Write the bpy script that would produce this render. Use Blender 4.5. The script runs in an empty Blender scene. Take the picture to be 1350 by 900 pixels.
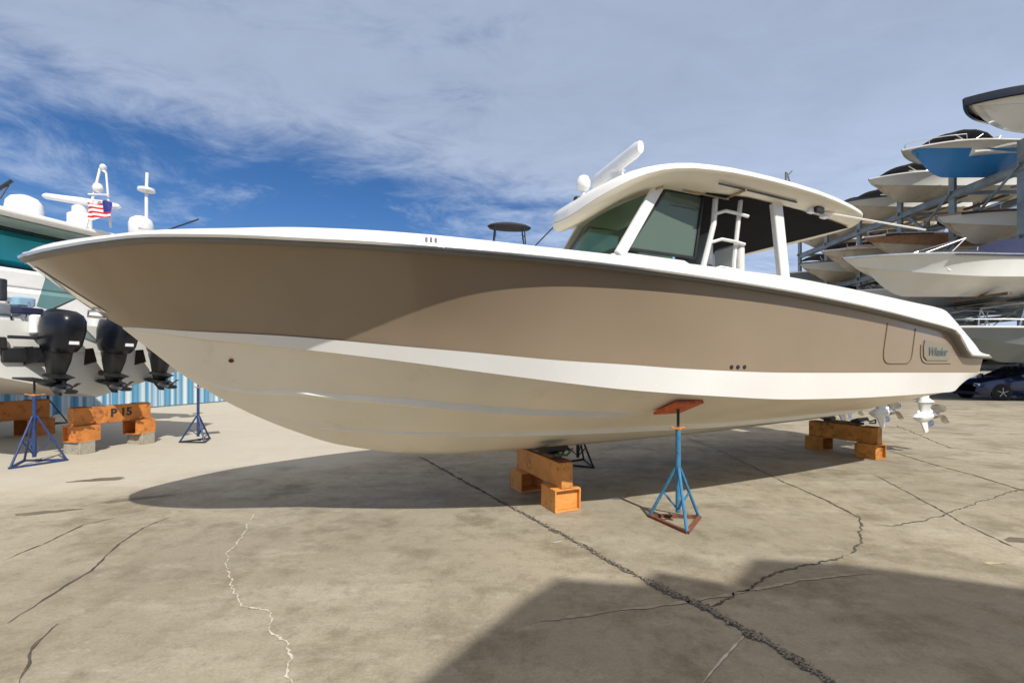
import bpy, math, random
import numpy as np
from mathutils import Vector, Matrix
R = math.radians
random.seed(7)
scn = bpy.context.scene
col = scn.collection

# ------------------------------------------------------------------ materials
MATS = {}
def nt_new(name):
    m = bpy.data.materials.new(name); m.use_nodes = True
    nt = m.node_tree; b = nt.nodes['Principled BSDF']
    return m, nt, b
def mat(name, rgb, rough=.5, metal=0., var=.10, scale=6., bump=0., bscale=40., dirt=None, coat=0., spec=.5, dirtamt=.5):
    """procedural paint / metal / fabric: two noises vary the colour, one the gloss"""
    if name in MATS: return MATS[name]
    m, nt, b = nt_new(name); N = nt.nodes; L = nt.links
    tc = N.new('ShaderNodeTexCoord')
    n1 = N.new('ShaderNodeTexNoise'); n1.inputs['Scale'].default_value = scale; n1.inputs['Detail'].default_value = 6
    L.new(tc.outputs['Object'], n1.inputs['Vector'])
    cr = N.new('ShaderNodeMapRange'); cr.inputs[1].default_value = .3; cr.inputs[2].default_value = .7
    cr.inputs[3].default_value = 1-var; cr.inputs[4].default_value = 1+var
    L.new(n1.outputs['Fac'], cr.inputs[0])
    mul = N.new('ShaderNodeVectorMath'); mul.operation = 'SCALE'; mul.inputs[0].default_value = rgb
    L.new(cr.outputs[0], mul.inputs['Scale'])
    out = mul.outputs[0]
    if dirt:
        n2 = N.new('ShaderNodeTexNoise'); n2.inputs['Scale'].default_value = scale*1.7; n2.inputs['Detail'].default_value = 9; n2.inputs['Roughness'].default_value = .7
        L.new(tc.outputs['Object'], n2.inputs['Vector'])
        c2 = N.new('ShaderNodeMapRange'); c2.inputs[1].default_value = .62-.25*dirtamt; c2.inputs[2].default_value = .72-.12*dirtamt
        L.new(n2.outputs['Fac'], c2.inputs[0])
        mx = N.new('ShaderNodeMix'); mx.data_type = 'RGBA'
        L.new(c2.outputs[0], mx.inputs[0]); L.new(out, mx.inputs[6]); mx.inputs[7].default_value = (*dirt, 1)
        out = mx.outputs[2]
    L.new(out, b.inputs['Base Color'])
    rr = N.new('ShaderNodeMapRange'); rr.inputs[3].default_value = max(.02, rough-.07); rr.inputs[4].default_value = min(1, rough+.1)
    L.new(n1.outputs['Fac'], rr.inputs[0]); L.new(rr.outputs[0], b.inputs['Roughness'])
    b.inputs['Metallic'].default_value = metal; b.inputs['Coat Weight'].default_value = coat
    b.inputs['Coat Roughness'].default_value = .05
    b.inputs['Specular IOR Level'].default_value = spec
    if bump:
        n3 = N.new('ShaderNodeTexNoise'); n3.inputs['Scale'].default_value = bscale; n3.inputs['Detail'].default_value = 4
        L.new(tc.outputs['Object'], n3.inputs['Vector'])
        bm = N.new('ShaderNodeBump'); bm.inputs['Strength'].default_value = bump; bm.inputs['Distance'].default_value = .02
        L.new(n3.outputs['Fac'], bm.inputs['Height']); L.new(bm.outputs[0], b.inputs['Normal'])
    MATS[name] = m
    return m
def glass(name, tint, alpha_mix=.55, rough=.02):
    if name in MATS: return MATS[name]
    m, nt, b = nt_new(name); N = nt.nodes; L = nt.links
    b.inputs['Base Color'].default_value = (*[c*.25 for c in tint], 1); b.inputs['Roughness'].default_value = rough
    tr = N.new('ShaderNodeBsdfTransparent'); tr.inputs[0].default_value = (*tint, 1)
    fr = N.new('ShaderNodeFresnel'); fr.inputs[0].default_value = 1.5
    ma = N.new('ShaderNodeMath'); ma.operation = 'ADD'; ma.inputs[1].default_value = 1-alpha_mix; ma.use_clamp = True
    L.new(fr.outputs[0], ma.inputs[0])
    mx = N.new('ShaderNodeMixShader'); L.new(ma.outputs[0], mx.inputs[0]); L.new(tr.outputs[0], mx.inputs[1]); L.new(b.outputs[0], mx.inputs[2])
    L.new(mx.outputs[0], N['Material Output'].inputs[0])
    MATS[name] = m
    return m

M = dict(
  taupe=mat('taupe_gelcoat', (.290,.223,.155), .22, var=.05, scale=1.2, spec=.3, coat=.45),
  white=mat('white_gelcoat', (.80,.79,.76), .25, var=.025, scale=1.5, coat=.3),
  cream=mat('cream_gelcoat', (.74,.665,.50), .35, var=.04, scale=1.6),
  bottom=mat('bottom_gelcoat', (.87,.80,.65), .34, var=.05, scale=1.3, spec=.3, dirt=(.78,.70,.54), dirtamt=.1),
  liner=mat('black_liner', (.008,.008,.009), .8, var=.2, spec=.08),
  black=mat('black_rubber', (.018,.018,.02), .5, var=.25, scale=8),
  canvas=mat('black_canvas', (.022,.020,.026), .85, var=.3, scale=5, bump=.3, bscale=9),
  navy=mat('navy_canvas', (.012,.016,.06), .85, var=.25, scale=4, bump=.3, bscale=7),
  steel=mat('stainless_steel', (.72,.72,.70), .12, 1., var=.05),
  alu=mat('aluminium_tube', (.62,.63,.63), .35, .9, var=.1),
  darkline=mat('dark_seam', (.13,.10,.07), .8),  # dark line colour of the door seam and badge rim
  orange=mat('orange_painted_steel', (.70,.30,.075), .6, var=.15, scale=5, dirt=(.30,.12,.04), dirtamt=.25, bump=.4, bscale=25),
  orange2=mat('dark_orange_steel', (.58,.21,.045), .65, var=.2, scale=4, dirt=(.18,.06,.03), dirtamt=.35, bump=.4, bscale=25),
  orange3=mat('yellow_orange_steel', (.56,.24,.045), .6, var=.25, scale=4, dirt=(.20,.09,.03), dirtamt=.45, bump=.4, bscale=25),
  rust=mat('rusted_steel', (.20,.065,.032), .8, var=.35, scale=14, dirt=(.05,.03,.025), bump=.5, bscale=60),
  redrust=mat('red_painted_plate', (.66,.13,.03), .6, var=.25, scale=12, dirt=(.30,.08,.03), dirtamt=.4),
  blue=mat('blue_painted_tube', (.045,.20,.36), .5, var=.25, scale=14, dirt=(.12,.07,.05), dirtamt=.25),
  darkblue=mat('dark_blue_tube', (.015,.04,.14), .55, var=.3, scale=12, dirt=(.08,.05,.04), dirtamt=.3),
  ink=mat('black_steel', (.02,.022,.03), .5, var=.3, scale=12),
  cblock=mat('cinder_block', (.36,.33,.27), .9, var=.2, scale=9, bump=.6, bscale=60, dirt=(.22,.19,.15), dirtamt=.4),
  wood=mat('weathered_timber', (.16,.11,.07), .85, var=.35, scale=7, bump=.5, bscale=30, dirt=(.05,.04,.03)),
  engine=mat('black_cowling', (.006,.008,.014), .28, var=.2, scale=3, spec=.35),
  engleg=mat('black_engine_leg', (.008,.009,.010), .45, var=.3, scale=8),
  engwhite=mat('white_engine_paint', (.78,.79,.80), .3, var=.04, coat=.4),
  prop=mat('propeller_steel', (.55,.55,.53), .3, 1., var=.25, scale=10, dirt=(.2,.19,.17), dirtamt=.3),
  rackblue=mat('galvanised_rack_steel', (.24,.28,.305), .5, .2, var=.25, scale=1.5, dirt=(.20,.13,.09), dirtamt=.2),
  hullwhite=mat('white_boat_hull', (.66,.66,.62), .3, var=.05, scale=1.1, coat=.2),
  hullbeige=mat('beige_boat_bottom', (.58,.51,.40), .5, var=.15, scale=1.4, dirt=(.36,.27,.17), dirtamt=.25),
  hullgrey=mat('grey_boat_hull', (.20,.23,.24), .35, var=.08, scale=1.2, coat=.2),
  hullblack=mat('black_boat_hull', (.02,.022,.026), .2, var=.1, coat=.4),
  hullblue=mat('blue_boat_hull', (.03,.24,.62), .28, var=.06, scale=1.1, coat=.3),
  hullice=mat('pale_blue_boat_hull', (.25,.42,.56), .3, var=.06, coat=.3),
  hullbrown=mat('brown_striped_hull', (.36,.19,.10), .4, var=.2),
  vinyl=mat('white_vinyl', (.74,.73,.71), .5, var=.05, bump=.15, bscale=12),
  tan=mat('tan_vinyl', (.40,.29,.19), .6, var=.12),
  seatgrey=mat('grey_mesh_seat', (.16,.18,.20), .7, var=.2),
  carpaint=mat('dark_blue_car_paint', (.012,.025,.09), .18, .3, var=.05, coat=.8),
  tyre=mat('tyre_rubber', (.02,.02,.02), .8, var=.2),
  rim=mat('alloy_rim', (.62,.62,.63), .3, .8, var=.05),
  shed=mat('metal_siding', (.42,.43,.42), .5, .2, var=.08, scale=.8),
  farwall=mat('tan_stucco', (.42,.33,.22), .9, var=.1, scale=.3),
  farwhite=mat('white_stucco', (.70,.69,.66), .9, var=.06, scale=.3),
  windowdark=mat('dark_window_glass', (.02,.03,.035), .08, var=.2, coat=.5),
  lettering=mat('dark_lettering', (.03,.03,.03), .5),
  greylet=mat('grey_lettering', (.10,.115,.12), .4),
  badge=mat('badge_plate', (.30,.27,.20), .3, .3, var=.05),
  green=mat('green_webbing', (.05,.12,.04), .8, var=.4),
  hullred=mat('dark_red_hull', (.22,.03,.03), .3, var=.1, coat=.3),
)
G_green = glass('green_tinted_glass', (.38,.54,.42), .88)
G_teal = glass('teal_tinted_glass', (.10,.42,.52), .35)
G_clear = glass('clear_plastic', (.72,.82,.86), .7)

# ------------------------------------------------------------------ mesh helper
class MB:
    def __init__(s): s.v = []; s.f = []
    def add(s, vs, fs):
        o = len(s.v); s.v += [tuple(p) for p in vs]; s.f += [tuple(i+o for i in f) for f in fs]; return s
    def grid(s, rows, cu=False, cv=False):
        n = len(rows); m = len(rows[0]); o = []
        for i in range(n if cu else n-1):
            for j in range(m if cv else m-1):
                a, b = i, (i+1) % n; c, d = j, (j+1) % m
                o.append((a*m+c, b*m+c, b*m+d, a*m+d))
        return s.add([p for r in rows for p in r], o)
    def box(s, c, d, rot=None):
        x, y, z = [q/2 for q in d]
        vs = [Vector((i*x, j*y, k*z)) for i in (-1, 1) for j in (-1, 1) for k in (-1, 1)]
        if rot is not None: vs = [rot @ p for p in vs]
        c = Vector(c)
        return s.add([p+c for p in vs], [(0,1,3,2),(4,6,7,5),(0,4,5,1),(2,3,7,6),(0,2,6,4),(1,5,7,3)])
    def rbox(s, c, d, r=.02, rot=None, n=3):
        """box with rounded vertical edges"""
        x, y, z = d[0]/2, d[1]/2, d[2]/2; ring = []
        for (sx, sy, a0) in ((1,1,0),(-1,1,90),(-1,-1,180),(1,-1,270)):
            for k in range(n+1):
                a = R(a0+90*k/n); ring.append((sx*(x-r)+r*math.cos(a), sy*(y-r)+r*math.sin(a)))
        rows = []
        for zz, q in ((-z, -r*.5), (-z+r*.5, 0), (z-r*.5, 0), (z, -r*.5)):
            fx = (x+q)/x; fy = (y+q)/y
            rows.append([Vector((p[0]*fx, p[1]*fy, zz)) for p in ring])
        c = Vector(c)
        rows = [[((rot @ p) if rot is not None else p)+c for p in r_] for r_ in rows]
        m = len(ring); o = len(s.v); s.grid(rows, cv=True)
        s.f.append(tuple(o+i for i in reversed(range(m)))); s.f.append(tuple(o+3*m+i for i in range(m)))
        return s
    def bar(s, a, b, w, h, up=(0,0,1)):
        a = Vector(a); b = Vector(b); d = (b-a); l = d.length; d.normalize(); up = Vector(up)
        x = d.cross(up)
        if x.length < 1e-3: x = d.cross(Vector((1,0,0)))
        x.normalize(); u = x.cross(d)
        rot = Matrix((x, d, u)).transposed()
        return s.box((a+b)/2, (w, l, h), rot)
    def tube(s, pts, r, n=8, cap=True):
        pts = [Vector(p) for p in pts]; rows = []; N = len(pts)
        rr = r if isinstance(r, (list, tuple)) else [r]*N
        prev = None
        for i, p in enumerate(pts):
            d = (pts[min(i+1, N-1)]-pts[max(i-1, 0)]).normalized()
            if prev is None:
                x = d.cross(Vector((0,0,1)))
                if x.length < 1e-2: x = d.cross(Vector((1,0,0)))
            else: x = prev-d*prev.dot(d)
            x.normalize(); prev = x; y = d.cross(x)
            rows.append([p+(x*math.cos(2*math.pi*k/n)+y*math.sin(2*math.pi*k/n))*rr[i] for k in range(n)])
        o = len(s.v); s.grid(rows, cv=True)
        if cap:
            s.f.append(tuple(o+k for k in reversed(range(n)))); s.f.append(tuple(o+(N-1)*n+k for k in range(n)))
        return s
    def lathe(s, prof, c=(0,0,0), n=20, rot=None, sc=(1,1,1)):
        rows = []
        c = Vector(c)
        for r, z in prof:
            row = []
            for k in range(n):
                a = 2*math.pi*k/n; p = Vector((r*math.cos(a)*sc[0], r*math.sin(a)*sc[1], z*sc[2]))
                if rot is not None: p = rot @ p
                row.append(p+c)
            rows.append(row)
        o = len(s.v); s.grid(rows, cv=True); m = len(rows)
        s.f.append(tuple(o+k for k in reversed(range(n)))); s.f.append(tuple(o+(m-1)*n+k for k in range(n)))
        return s
    def prism(s, poly, fr, d):
        """poly: 2-D points; fr(a,b,w) -> 3-D; thickness from w=0 to d"""
        n = len(poly)
        return s.add([fr(a, b, 0) for a, b in poly]+[fr(a, b, d) for a, b in poly],
                     [tuple(range(n)), tuple(reversed(range(n, 2*n)))]+[(i, i+n, (i+1) % n+n, (i+1) % n) for i in range(n)])
    def panel(s, poly3, d):
        """poly3 planar 3-D polygon, thickened by vector d"""
        n = len(poly3); P = [Vector(p) for p in poly3]; d = Vector(d)
        return s.add(P+[p+d for p in P], [tuple(range(n)), tuple(reversed(range(n, 2*n)))]+[(i, i+n, (i+1) % n+n, (i+1) % n) for i in range(n)])
    def build(s, name, m, parent=None, bevel=0., angle=38, flat=False):
        me = bpy.data.meshes.new(name); me.from_pydata(s.v, [], s.f); me.update()
        import bmesh
        bm = bmesh.new(); bm.from_mesh(me); bmesh.ops.remove_doubles(bm, verts=bm.verts, dist=1e-5)
        bmesh.ops.recalc_face_normals(bm, faces=bm.faces); bm.to_mesh(me); bm.free()
        if not flat:
            me.polygons.foreach_set('use_smooth', [True]*len(me.polygons)); me.set_sharp_from_angle(angle=R(angle))
        me.materials.append(m)
        o = bpy.data.objects.new(name, me); col.objects.link(o)
        if parent: o.parent = parent
        if bevel:
            b = o.modifiers.new('bevel', 'BEVEL'); b.width = bevel; b.segments = 2; b.limit_method = 'ANGLE'; b.harden_normals = True
        return o
def thing(name, label, cat, loc=(0,0,0), rz=0., group=None):
    o = bpy.data.objects.new(name, None); col.objects.link(o); o.location = loc; o.rotation_euler = (0,0,rz)
    o.empty_display_size = .2
    tag(o, label, cat, group); return o
def tag(o, label=None, cat=None, group=None, kind=None):
    if label: o['label'] = label
    if cat: o['category'] = cat
    if group: o['group'] = group
    if kind: o['kind'] = kind
    return o
def copy_tree(o, parent=None):
    c = o.copy(); col.objects.link(c); c.parent = parent
    for ch in list(o.children): copy_tree(ch, c)
    return c
def text_mesh(s, size, fr, m, name, parent, depth=.003, font_shear=0., bold=0.):
    cu = bpy.data.curves.new('lettering', 'FONT'); cu.body = s; cu.size = size; cu.align_x = 'CENTER'; cu.align_y = 'CENTER'; cu.shear = font_shear; cu.offset = bold
    cu.extrude = depth
    t = bpy.data.objects.new('lettering', cu); col.objects.link(t); bpy.context.view_layer.update()
    me = bpy.data.meshes.new_from_object(t.evaluated_get(bpy.context.evaluated_depsgraph_get()))
    bpy.data.objects.remove(t)
    for v in me.vertices: v.co = fr(v.co.x, v.co.y, v.co.z)
    me.materials.clear(); me.materials.append(m)
    o = bpy.data.objects.new(name, me); col.objects.link(o); o.parent = parent
    return o
def pch(x, tab, k):
    """smooth interpolation of column k of a table of rows (s, ...)"""
    xs = [r[0] for r in tab]; ys = [r[k] for r in tab]
    if x <= xs[0]: return ys[0]
    if x >= xs[-1]: return ys[-1]
    i = max(j for j in range(len(xs)-1) if xs[j] <= x)
    def m(j):
        if j <= 0 or j >= len(xs)-1:
            a = 0 if j <= 0 else len(xs)-2
            return (ys[a+1]-ys[a])/(xs[a+1]-xs[a])
        d0 = (ys[j]-ys[j-1])/(xs[j]-xs[j-1]); d1 = (ys[j+1]-ys[j])/(xs[j+1]-xs[j])
        return 0 if d0*d1 <= 0 else 2*d0*d1/(d0+d1)
    h = xs[i+1]-xs[i]; t = (x-xs[i])/h
    return ((1+2*t)*(1-t)**2*ys[i]+t*(1-t)**2*h*m(i)+t*t*(3-2*t)*ys[i+1]+t*t*(t-1)*h*m(i+1))
def mirror(rows): return [[(p[0], -p[1], p[2]) for p in r] for r in rows]

# ------------------------------------------------------------------ camera
CAM_H = 1.5
cam = bpy.data.cameras.new('camera'); co = bpy.data.objects.new('camera', cam); col.objects.link(co)
co.location = (0, 0, CAM_H); co.rotation_euler = (R(90), 0, 0)
cam.lens = 580/1350*36; cam.sensor_width = 36; cam.shift_y = 30/1350; cam.clip_end = 3000; cam.clip_start = .05
scn.camera = co

# ------------------------------------------------------------------ the main boat
# boat frame: s = metres aft of the forward keel block, y = metres to port (towards the camera), z = up
BO = Vector((.343, 4.97, 0)); BD = Vector((.905, .425, 0)).normalized()
BROT = math.atan2(-BD.y, -BD.x)
boat = thing('center_console_boat', 'large taupe and white center console motor boat filling the yard, propped on orange keel blocks', 'boat', BO, BROT)
def bp(s, y, z): return (-s, y, z)
# sheer (rub rail) line, outer edge of the hull: s, y, z(rail), z(top of cap)
SH = [(-4.25,0.0,2.235,2.27),(-4.20,.16,2.215,2.285),(-4.1,.32,2.2,2.295),(-3.9,.53,2.21,2.31),(-3.6,.77,2.235,2.325),(-3.28,.96,2.258,2.35),(-2.86,1.13,2.262,2.37),(-2.43,1.29,2.252,2.386),
      (-2,1.43,2.243,2.383),(-1.5,1.53,2.237,2.376),(-.78,1.61,2.232,2.364),(.4,1.67,2.207,2.362),(1.64,1.685,2.165,2.36),(2.6,1.68,2.115,2.333),(3.5,1.67,2.054,2.293),(4.3,1.65,1.99,2.258),(4.98,1.635,1.93,2.226),
      (5.13,1.63,1.905,2.195),(5.22,1.628,1.86,2.155),(5.5,1.615,1.665,2.035),(5.58,1.612,1.615,1.995),(5.68,1.608,1.592,1.95),(6.06,1.595,1.583,1.765),(6.13,1.59,1.582,1.725),(6.22,1.585,1.582,1.69),(6.4,1.575,1.582,1.665)]
KN = [(-3.70,0,1.787),(-3.47,.17,1.77),(-3.2,.33,1.748),(-2.62,.65,1.713),(-2.3,.82,1.685),(-1.8,1.04,1.635),(-1.27,1.22,1.588),(-.62,1.38,1.53),(.0,1.47,1.495),(.57,1.52,1.46),(1.82,1.57,1.418),(4.26,1.57,1.398),(6.2,1.53,1.382)]
CH = [(-3.70,0,1.78),(-3.48,.14,1.742),(-3.06,.36,1.684),(-2.63,.60,1.634),(-2.2,.825,1.58),(-1.7,1.03,1.512),(-1.2,1.19,1.440),(-.47,1.36,1.342),(.0,1.435,1.288),(.8,1.52,1.222),(2.11,1.55,1.145),(3.57,1.55,1.125),(5.3,1.52,1.13),(5.45,1.52,1.14),(5.65,1.515,1.22),(5.9,1.51,1.30),(6.15,1.505,1.34)]
KE = [(-3.70,1.775),(-3.52,1.602),(-3.276,1.377),(-2.96,1.148),(-2.561,.931),(-2.123,.755),(-1.419,.615),(-.861,.572),(-.145,.562),(.9,.555),(2.1,.557),(4.2,.60),(6.15,.645)]
NT = 170
def warp(t): return t**1.15
top_rows = []; 
for i in range(NT+1):
    t = warp(i/NT); ss = -4.25+t*(6.3+4.25); sk = -3.70+t*(6.2+3.70)
    ys, zs = pch(ss, SH, 1), pch(ss, SH, 2); yk, zk = pch(sk, KN, 1), pch(sk, KN, 2)
    ys = max(ys-.045, 0); row = []
    p = 1.9 - .6*min(1, max(0, (ss+1)/4))
    for j in range(13):
        w = j/12
        y = yk+(ys-yk)*w**p
        s_ = sk+(ss-sk)*(w**.9); z = zk+(zs-zk)*w
        row.append(bp(s_, y, z))
    top_rows.append(row)
mb = MB().grid(top_rows).grid(mirror(top_rows))
topsides = mb.build('topsides', M['taupe'], boat, angle=60)
# white band between knuckle and chine, chine flat, bottom
band = []; bot = []
for i in range(NT+1):
    t = warp(i/NT); sk = -3.70+t*(6.2+3.70); sc = -3.70+t*(6.15+3.70)
    yk, zk = pch(sk, KN, 1), pch(sk, KN, 2); yc, zc = pch(sc, CH, 1), pch(sc, CH, 2); zke = pch(sc, KE, 1)
    off = min(1, t*12)
    row = []
    for j in range(5):
        w = j/4; row.append(bp(sk+(sc-sk)*w, yk+(yc-yk)*w+.012*off, zk+(zc-zk)*w))
    row.append(bp(sc, max(yc-.05*off, 0), zc-.006*off))
    band.append(row)
    sc = -3.70+t*(5.45+3.70); yc, zc = pch(sc, CH, 1), pch(sc, CH, 2); zke = pch(sc, KE, 1)
    row = []; yi = max(yc-.05*off, 0)
    for j in range(15):
        v = j/14; full = v + .10*math.sin(math.pi*v)*max(0, 1-(t*2.2))
        row.append(bp(sc, yi*v, zke+(zc-.006*off-zke)*(v**(1+.25*max(0, 1-t*2)))))
    bot.append(row)
MB().grid(band).grid(mirror(band)).build('boot_stripe', M['white'], boat, angle=30)
MB().grid(bot).grid(mirror(bot)).build('hull_bottom', M['bottom'], boat, angle=60)
# spray strakes
def strake(tab, s0, s1, w=.125, d=.046):
    rows = []
    n = 60
    for i in range(n+1):
        s_ = s0+(s1-s0)*i/n; v = pch(s_, tab, 1); yc = max(pch(s_, CH, 1)-.05, .02); zc = pch(s_, CH, 2); zk = pch(s_, KE, 1)
        e = min(1, .08+i/32, (n-i)/6)
        tt = (s_+3.7)/9.85; ex = 1+.25*max(0, 1-tt*2)
        def sf(v): return Vector((0, yc*v, zk+(zc-zk)*(max(v,0)**ex)))
        a = sf(v-w*.9/yc*e*.6); b = sf(v+w*.1/yc*e); 
        tn = (b-a).normalized() if (b-a).length > 1e-6 else Vector((0,1,0)); nn = Vector((0, tn.z, -tn.y))
        b2 = b+Vector((0, .012*e, -d*e)); 
        rows.append([bp(s_, q.y, q.z) for q in (a+nn*.0005, b2, b+Vector((0,.012*e,.008*e)), b+Vector((0,-.012,.004)))])
    m = MB().grid(rows).grid(mirror(rows)); m.build('spray_strake', mat('lit_strake_gelcoat', (.88,.85,.76), .3, var=.03), boat, angle=25)  # paler than the hull bottom: light on the flanks is in the colour
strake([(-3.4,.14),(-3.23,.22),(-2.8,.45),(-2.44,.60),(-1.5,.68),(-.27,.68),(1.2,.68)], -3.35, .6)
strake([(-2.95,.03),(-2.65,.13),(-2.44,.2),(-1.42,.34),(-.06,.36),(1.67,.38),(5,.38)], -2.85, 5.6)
# lower transom, flat underside of the platform extension, upper transom
bt = [Vector(p) for p in bot[-1]]; full = bt+[Vector((p.x, -p.y, p.z)) for p in reversed(bt[1:])]
MB().add(full, [tuple(range(len(full)))]).build('lower_transom', M['bottom'], boat, flat=True)
ext = [r[-1] for r in band if -r[-1][0] > 5.40]
MB().grid([[p, (p[0], 0, p[2]), (p[0], -p[1], p[2])] for p in ext]).build('platform_underside', M['bottom'], boat)
bd = band[-1]; tr = top_rows[-1]
ring = [Vector(p) for p in reversed(bd)]+[Vector(p) for p in tr[1:]]
full = ring+[Vector((p.x, -p.y, p.z)) for p in reversed(ring)]
MB().add(full, [tuple(range(len(full)))]).build('transom', M['white'], boat, flat=True)
# cap + deck
cap = []
for i in range(NT+1):
    t = warp(i/NT); s_ = -4.25+t*(6.4+4.25)
    y, zr, zt = [pch(s_, SH, k) for k in (1, 2, 3)]
    bl = min(1, max(0, (s_+3.35)/.35)); dp = .22+(.64)*min(1, max(0, (s_+1.2)/1.4)); fl = zt-.03-dp*bl
    fl = max(fl, 1.46); fl = min(fl, zt-.05)
    q = lambda d: max(y-d, 0)
    nose = .02 if s_ > -4.2 else 0
    row = [(q(.045), zr), (q(0), zr+.035), (q(.004), zr+.055), (q(.03), zt-.045), (q(.045), zt-.02), (q(.075), zt-.004), (q(.13), zt), (q(.33), zt-.004), (q(.36), zt-.03), (q(.37), zt-.1*bl-.03), (q(.37), fl), (0, fl)]
    cap.append([bp(s_, a, b) for a, b in row])
MB().grid(cap).grid(mirror(cap)).build('deck', M['white'], boat, angle=32)
lip = [[(p[0], p[1], p[2]) for p in cap[-1]]]
poly = [Vector(p) for p in cap[-1]]; poly = poly+[Vector((p.x, -p.y, p.z)) for p in reversed(poly)]
MB().add(poly, [tuple(range(len(poly)))]).build('deck_end', M['white'], boat, flat=True)
# rub rail: dark grey vinyl body with a stainless strip
def sweep(tab, fn, s0, s1, n=90):
    rows = []
    for i in range(n+1):
        s_ = s0+(s1-s0)*warp(i/n); y, zr = pch(s_, tab, 1), pch(s_, tab, 2)
        rows.append([bp(s_, max(y+a, 0), zr+b) for a, b in fn])
    return rows
rr = sweep(SH, [(-.045,-.006),(.018,-.008),(.03,.004),(.032,.026),(.022,.037),(-.01,.037)], -4.245, 6.35)
rail = MB().grid(rr).grid(mirror(rr)).build('rub_rail', mat('rail_vinyl', (.20,.19,.175), .45, var=.08), boat, angle=40)
r2 = sweep(SH, [(.031,.010),(.046,.012),(.048,.024),(.032,.028)], -4.2, 6.3)
MB().grid(r2).grid(mirror(r2)).build('steel_strip', M['steel'], rail, angle=50)
# hull side details on the port quarter: door seam, badge, drains
def hullpt(s_, z, out=.004):
    yk, zk = pch(s_, KN, 1), pch(s_, KN, 2); ys, zs = pch(s_, SH, 1)-.045, pch(s_, SH, 2)
    w = (z-zk)/(zs-zk); p = 1.9-.6*min(1, max(0, (s_+1)/4)); w = min(max(w, 0), 1)
    return bp(s_, yk+(ys-yk)*w**p+out, z)
def seam(path, r, name, m, par, out=.002):
    pts = []
    for (a, b) in zip(path[:-1], path[1:]):
        for k in range(6): pts.append(hullpt(a[0]+(b[0]-a[0])*k/6, a[1]+(b[1]-a[1])*k/6, out))
    pts.append(hullpt(*path[-1], out)); return MB().tube(pts, r, 6).build(name, m, par)
dr = seam([(3.62,1.97),(3.60,1.66),(3.605,1.60),(3.62,1.56),(3.65,1.53),(3.69,1.513),(3.75,1.507),(4.10,1.507),(4.155,1.513),(4.195,1.53),(4.225,1.56),(4.24,1.60),(4.25,1.66),(4.275,1.93)], .0065, 'door_seam', M['darkline'], boat)
tag(dr, 'rounded outline of the hull side dive door')
bpoly = [(4.50,1.72),(4.52,1.60),(4.60,1.55),(5.18,1.55),(5.24,1.70),(5.22,1.745),(4.52,1.80)]
m_ = MB(); m_.add([hullpt(a, b, .003) for a, b in bpoly]+[hullpt(a, b, .012) for a, b in bpoly],
   [tuple(range(7)), tuple(range(7, 14))]+[(i, (i+1) % 7, (i+1) % 7+7, i+7) for i in range(7)])
bdg = m_.build('badge_recess', M['badge'], boat)
seam([(4.44,1.74),(4.445,1.64),(4.46,1.59),(4.49,1.55),(4.53,1.525),(4.60,1.51),(4.7,1.508),(5.26,1.508)], .0065, 'badge_rim', M['darkline'], bdg)
text_mesh('Whaler', .145, lambda x, y, z: Vector(hullpt(4.86+x*1.15, 1.655+y, .014+z)), M['greylet'], 'badge_lettering', bdg, font_shear=.2, bold=.003)
for s_ in (1.12, 1.2, 1.285):
    c = Vector(hullpt(s_, 1.475, .0)); MB().lathe([(.001,0),(.016,0),(.02,.004),(.014,.006)], c, 12, Matrix.Rotation(R(-90), 3, 'X'), (1.2,1,1)).build('drain_fitting', M['ink'], boat)
for s_ in (-1.70, -1.67, -1.64):
    y = pch(s_, SH, 1); MB().box(bp(s_, y-.012, 2.322), (.014,.012,.03)).build('vent_slot', mat('slot_grey', (.2,.2,.19), .6), boat)
c = Vector(bp(-2.25, .66, 1.535)); MB().lathe([(.001,0),(.022,0),(.024,.006),(.012,.009)], c, 12, Matrix.Rotation(R(-120), 3, 'X')).build('drain_fitting', M['prop'], boat)
c = Vector(bp(-2.95, .30, 1.53)); MB().lathe([(.001,0),(.016,0),(.018,.006),(.01,.009)], c, 12, Matrix.Rotation(R(-120), 3, 'X')).build('drain_fitting', M['rust'], boat)
# pull-up cleats on the cap
for s_ in (-3.3, 2.9):
    y = pch(s_, SH, 1)-.2; z = pch(s_, SH, 3)
    m_ = MB().tube([bp(s_-.1, y, z+.03), bp(s_-.05, y, z+.022), bp(s_+.05, y, z+.022), bp(s_+.1, y, z+.03)], .008, 8).tube([bp(s_-.03, y, z-.01), bp(s_-.03, y, z+.022)], .009).tube([bp(s_+.03, y, z-.01), bp(s_+.03, y, z+.022)], .009)
    m_.build('cleat', M['steel'], boat)
# polished stem plate + bow eye + anchor chute
rows = []
for j in range(3, 12):
    half = [(p[0]+.006, p[1]+.005*min(1, i/2), p[2]) for i, p in enumerate([top_rows[q][j] for q in range(0, 4)])]
    rows.append([(p[0], -p[1], p[2]) for p in reversed(half[1:])]+half)
MB().grid(rows).build('stem_plate', M['steel'], boat, angle=80)
MB().tube([bp(-3.82, .0, 1.91), bp(-3.90, 0, 1.90), bp(-3.905, 0, 1.86), bp(-3.80, 0, 1.85)], .010).build('bow_eye', M['steel'], boat)

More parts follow.
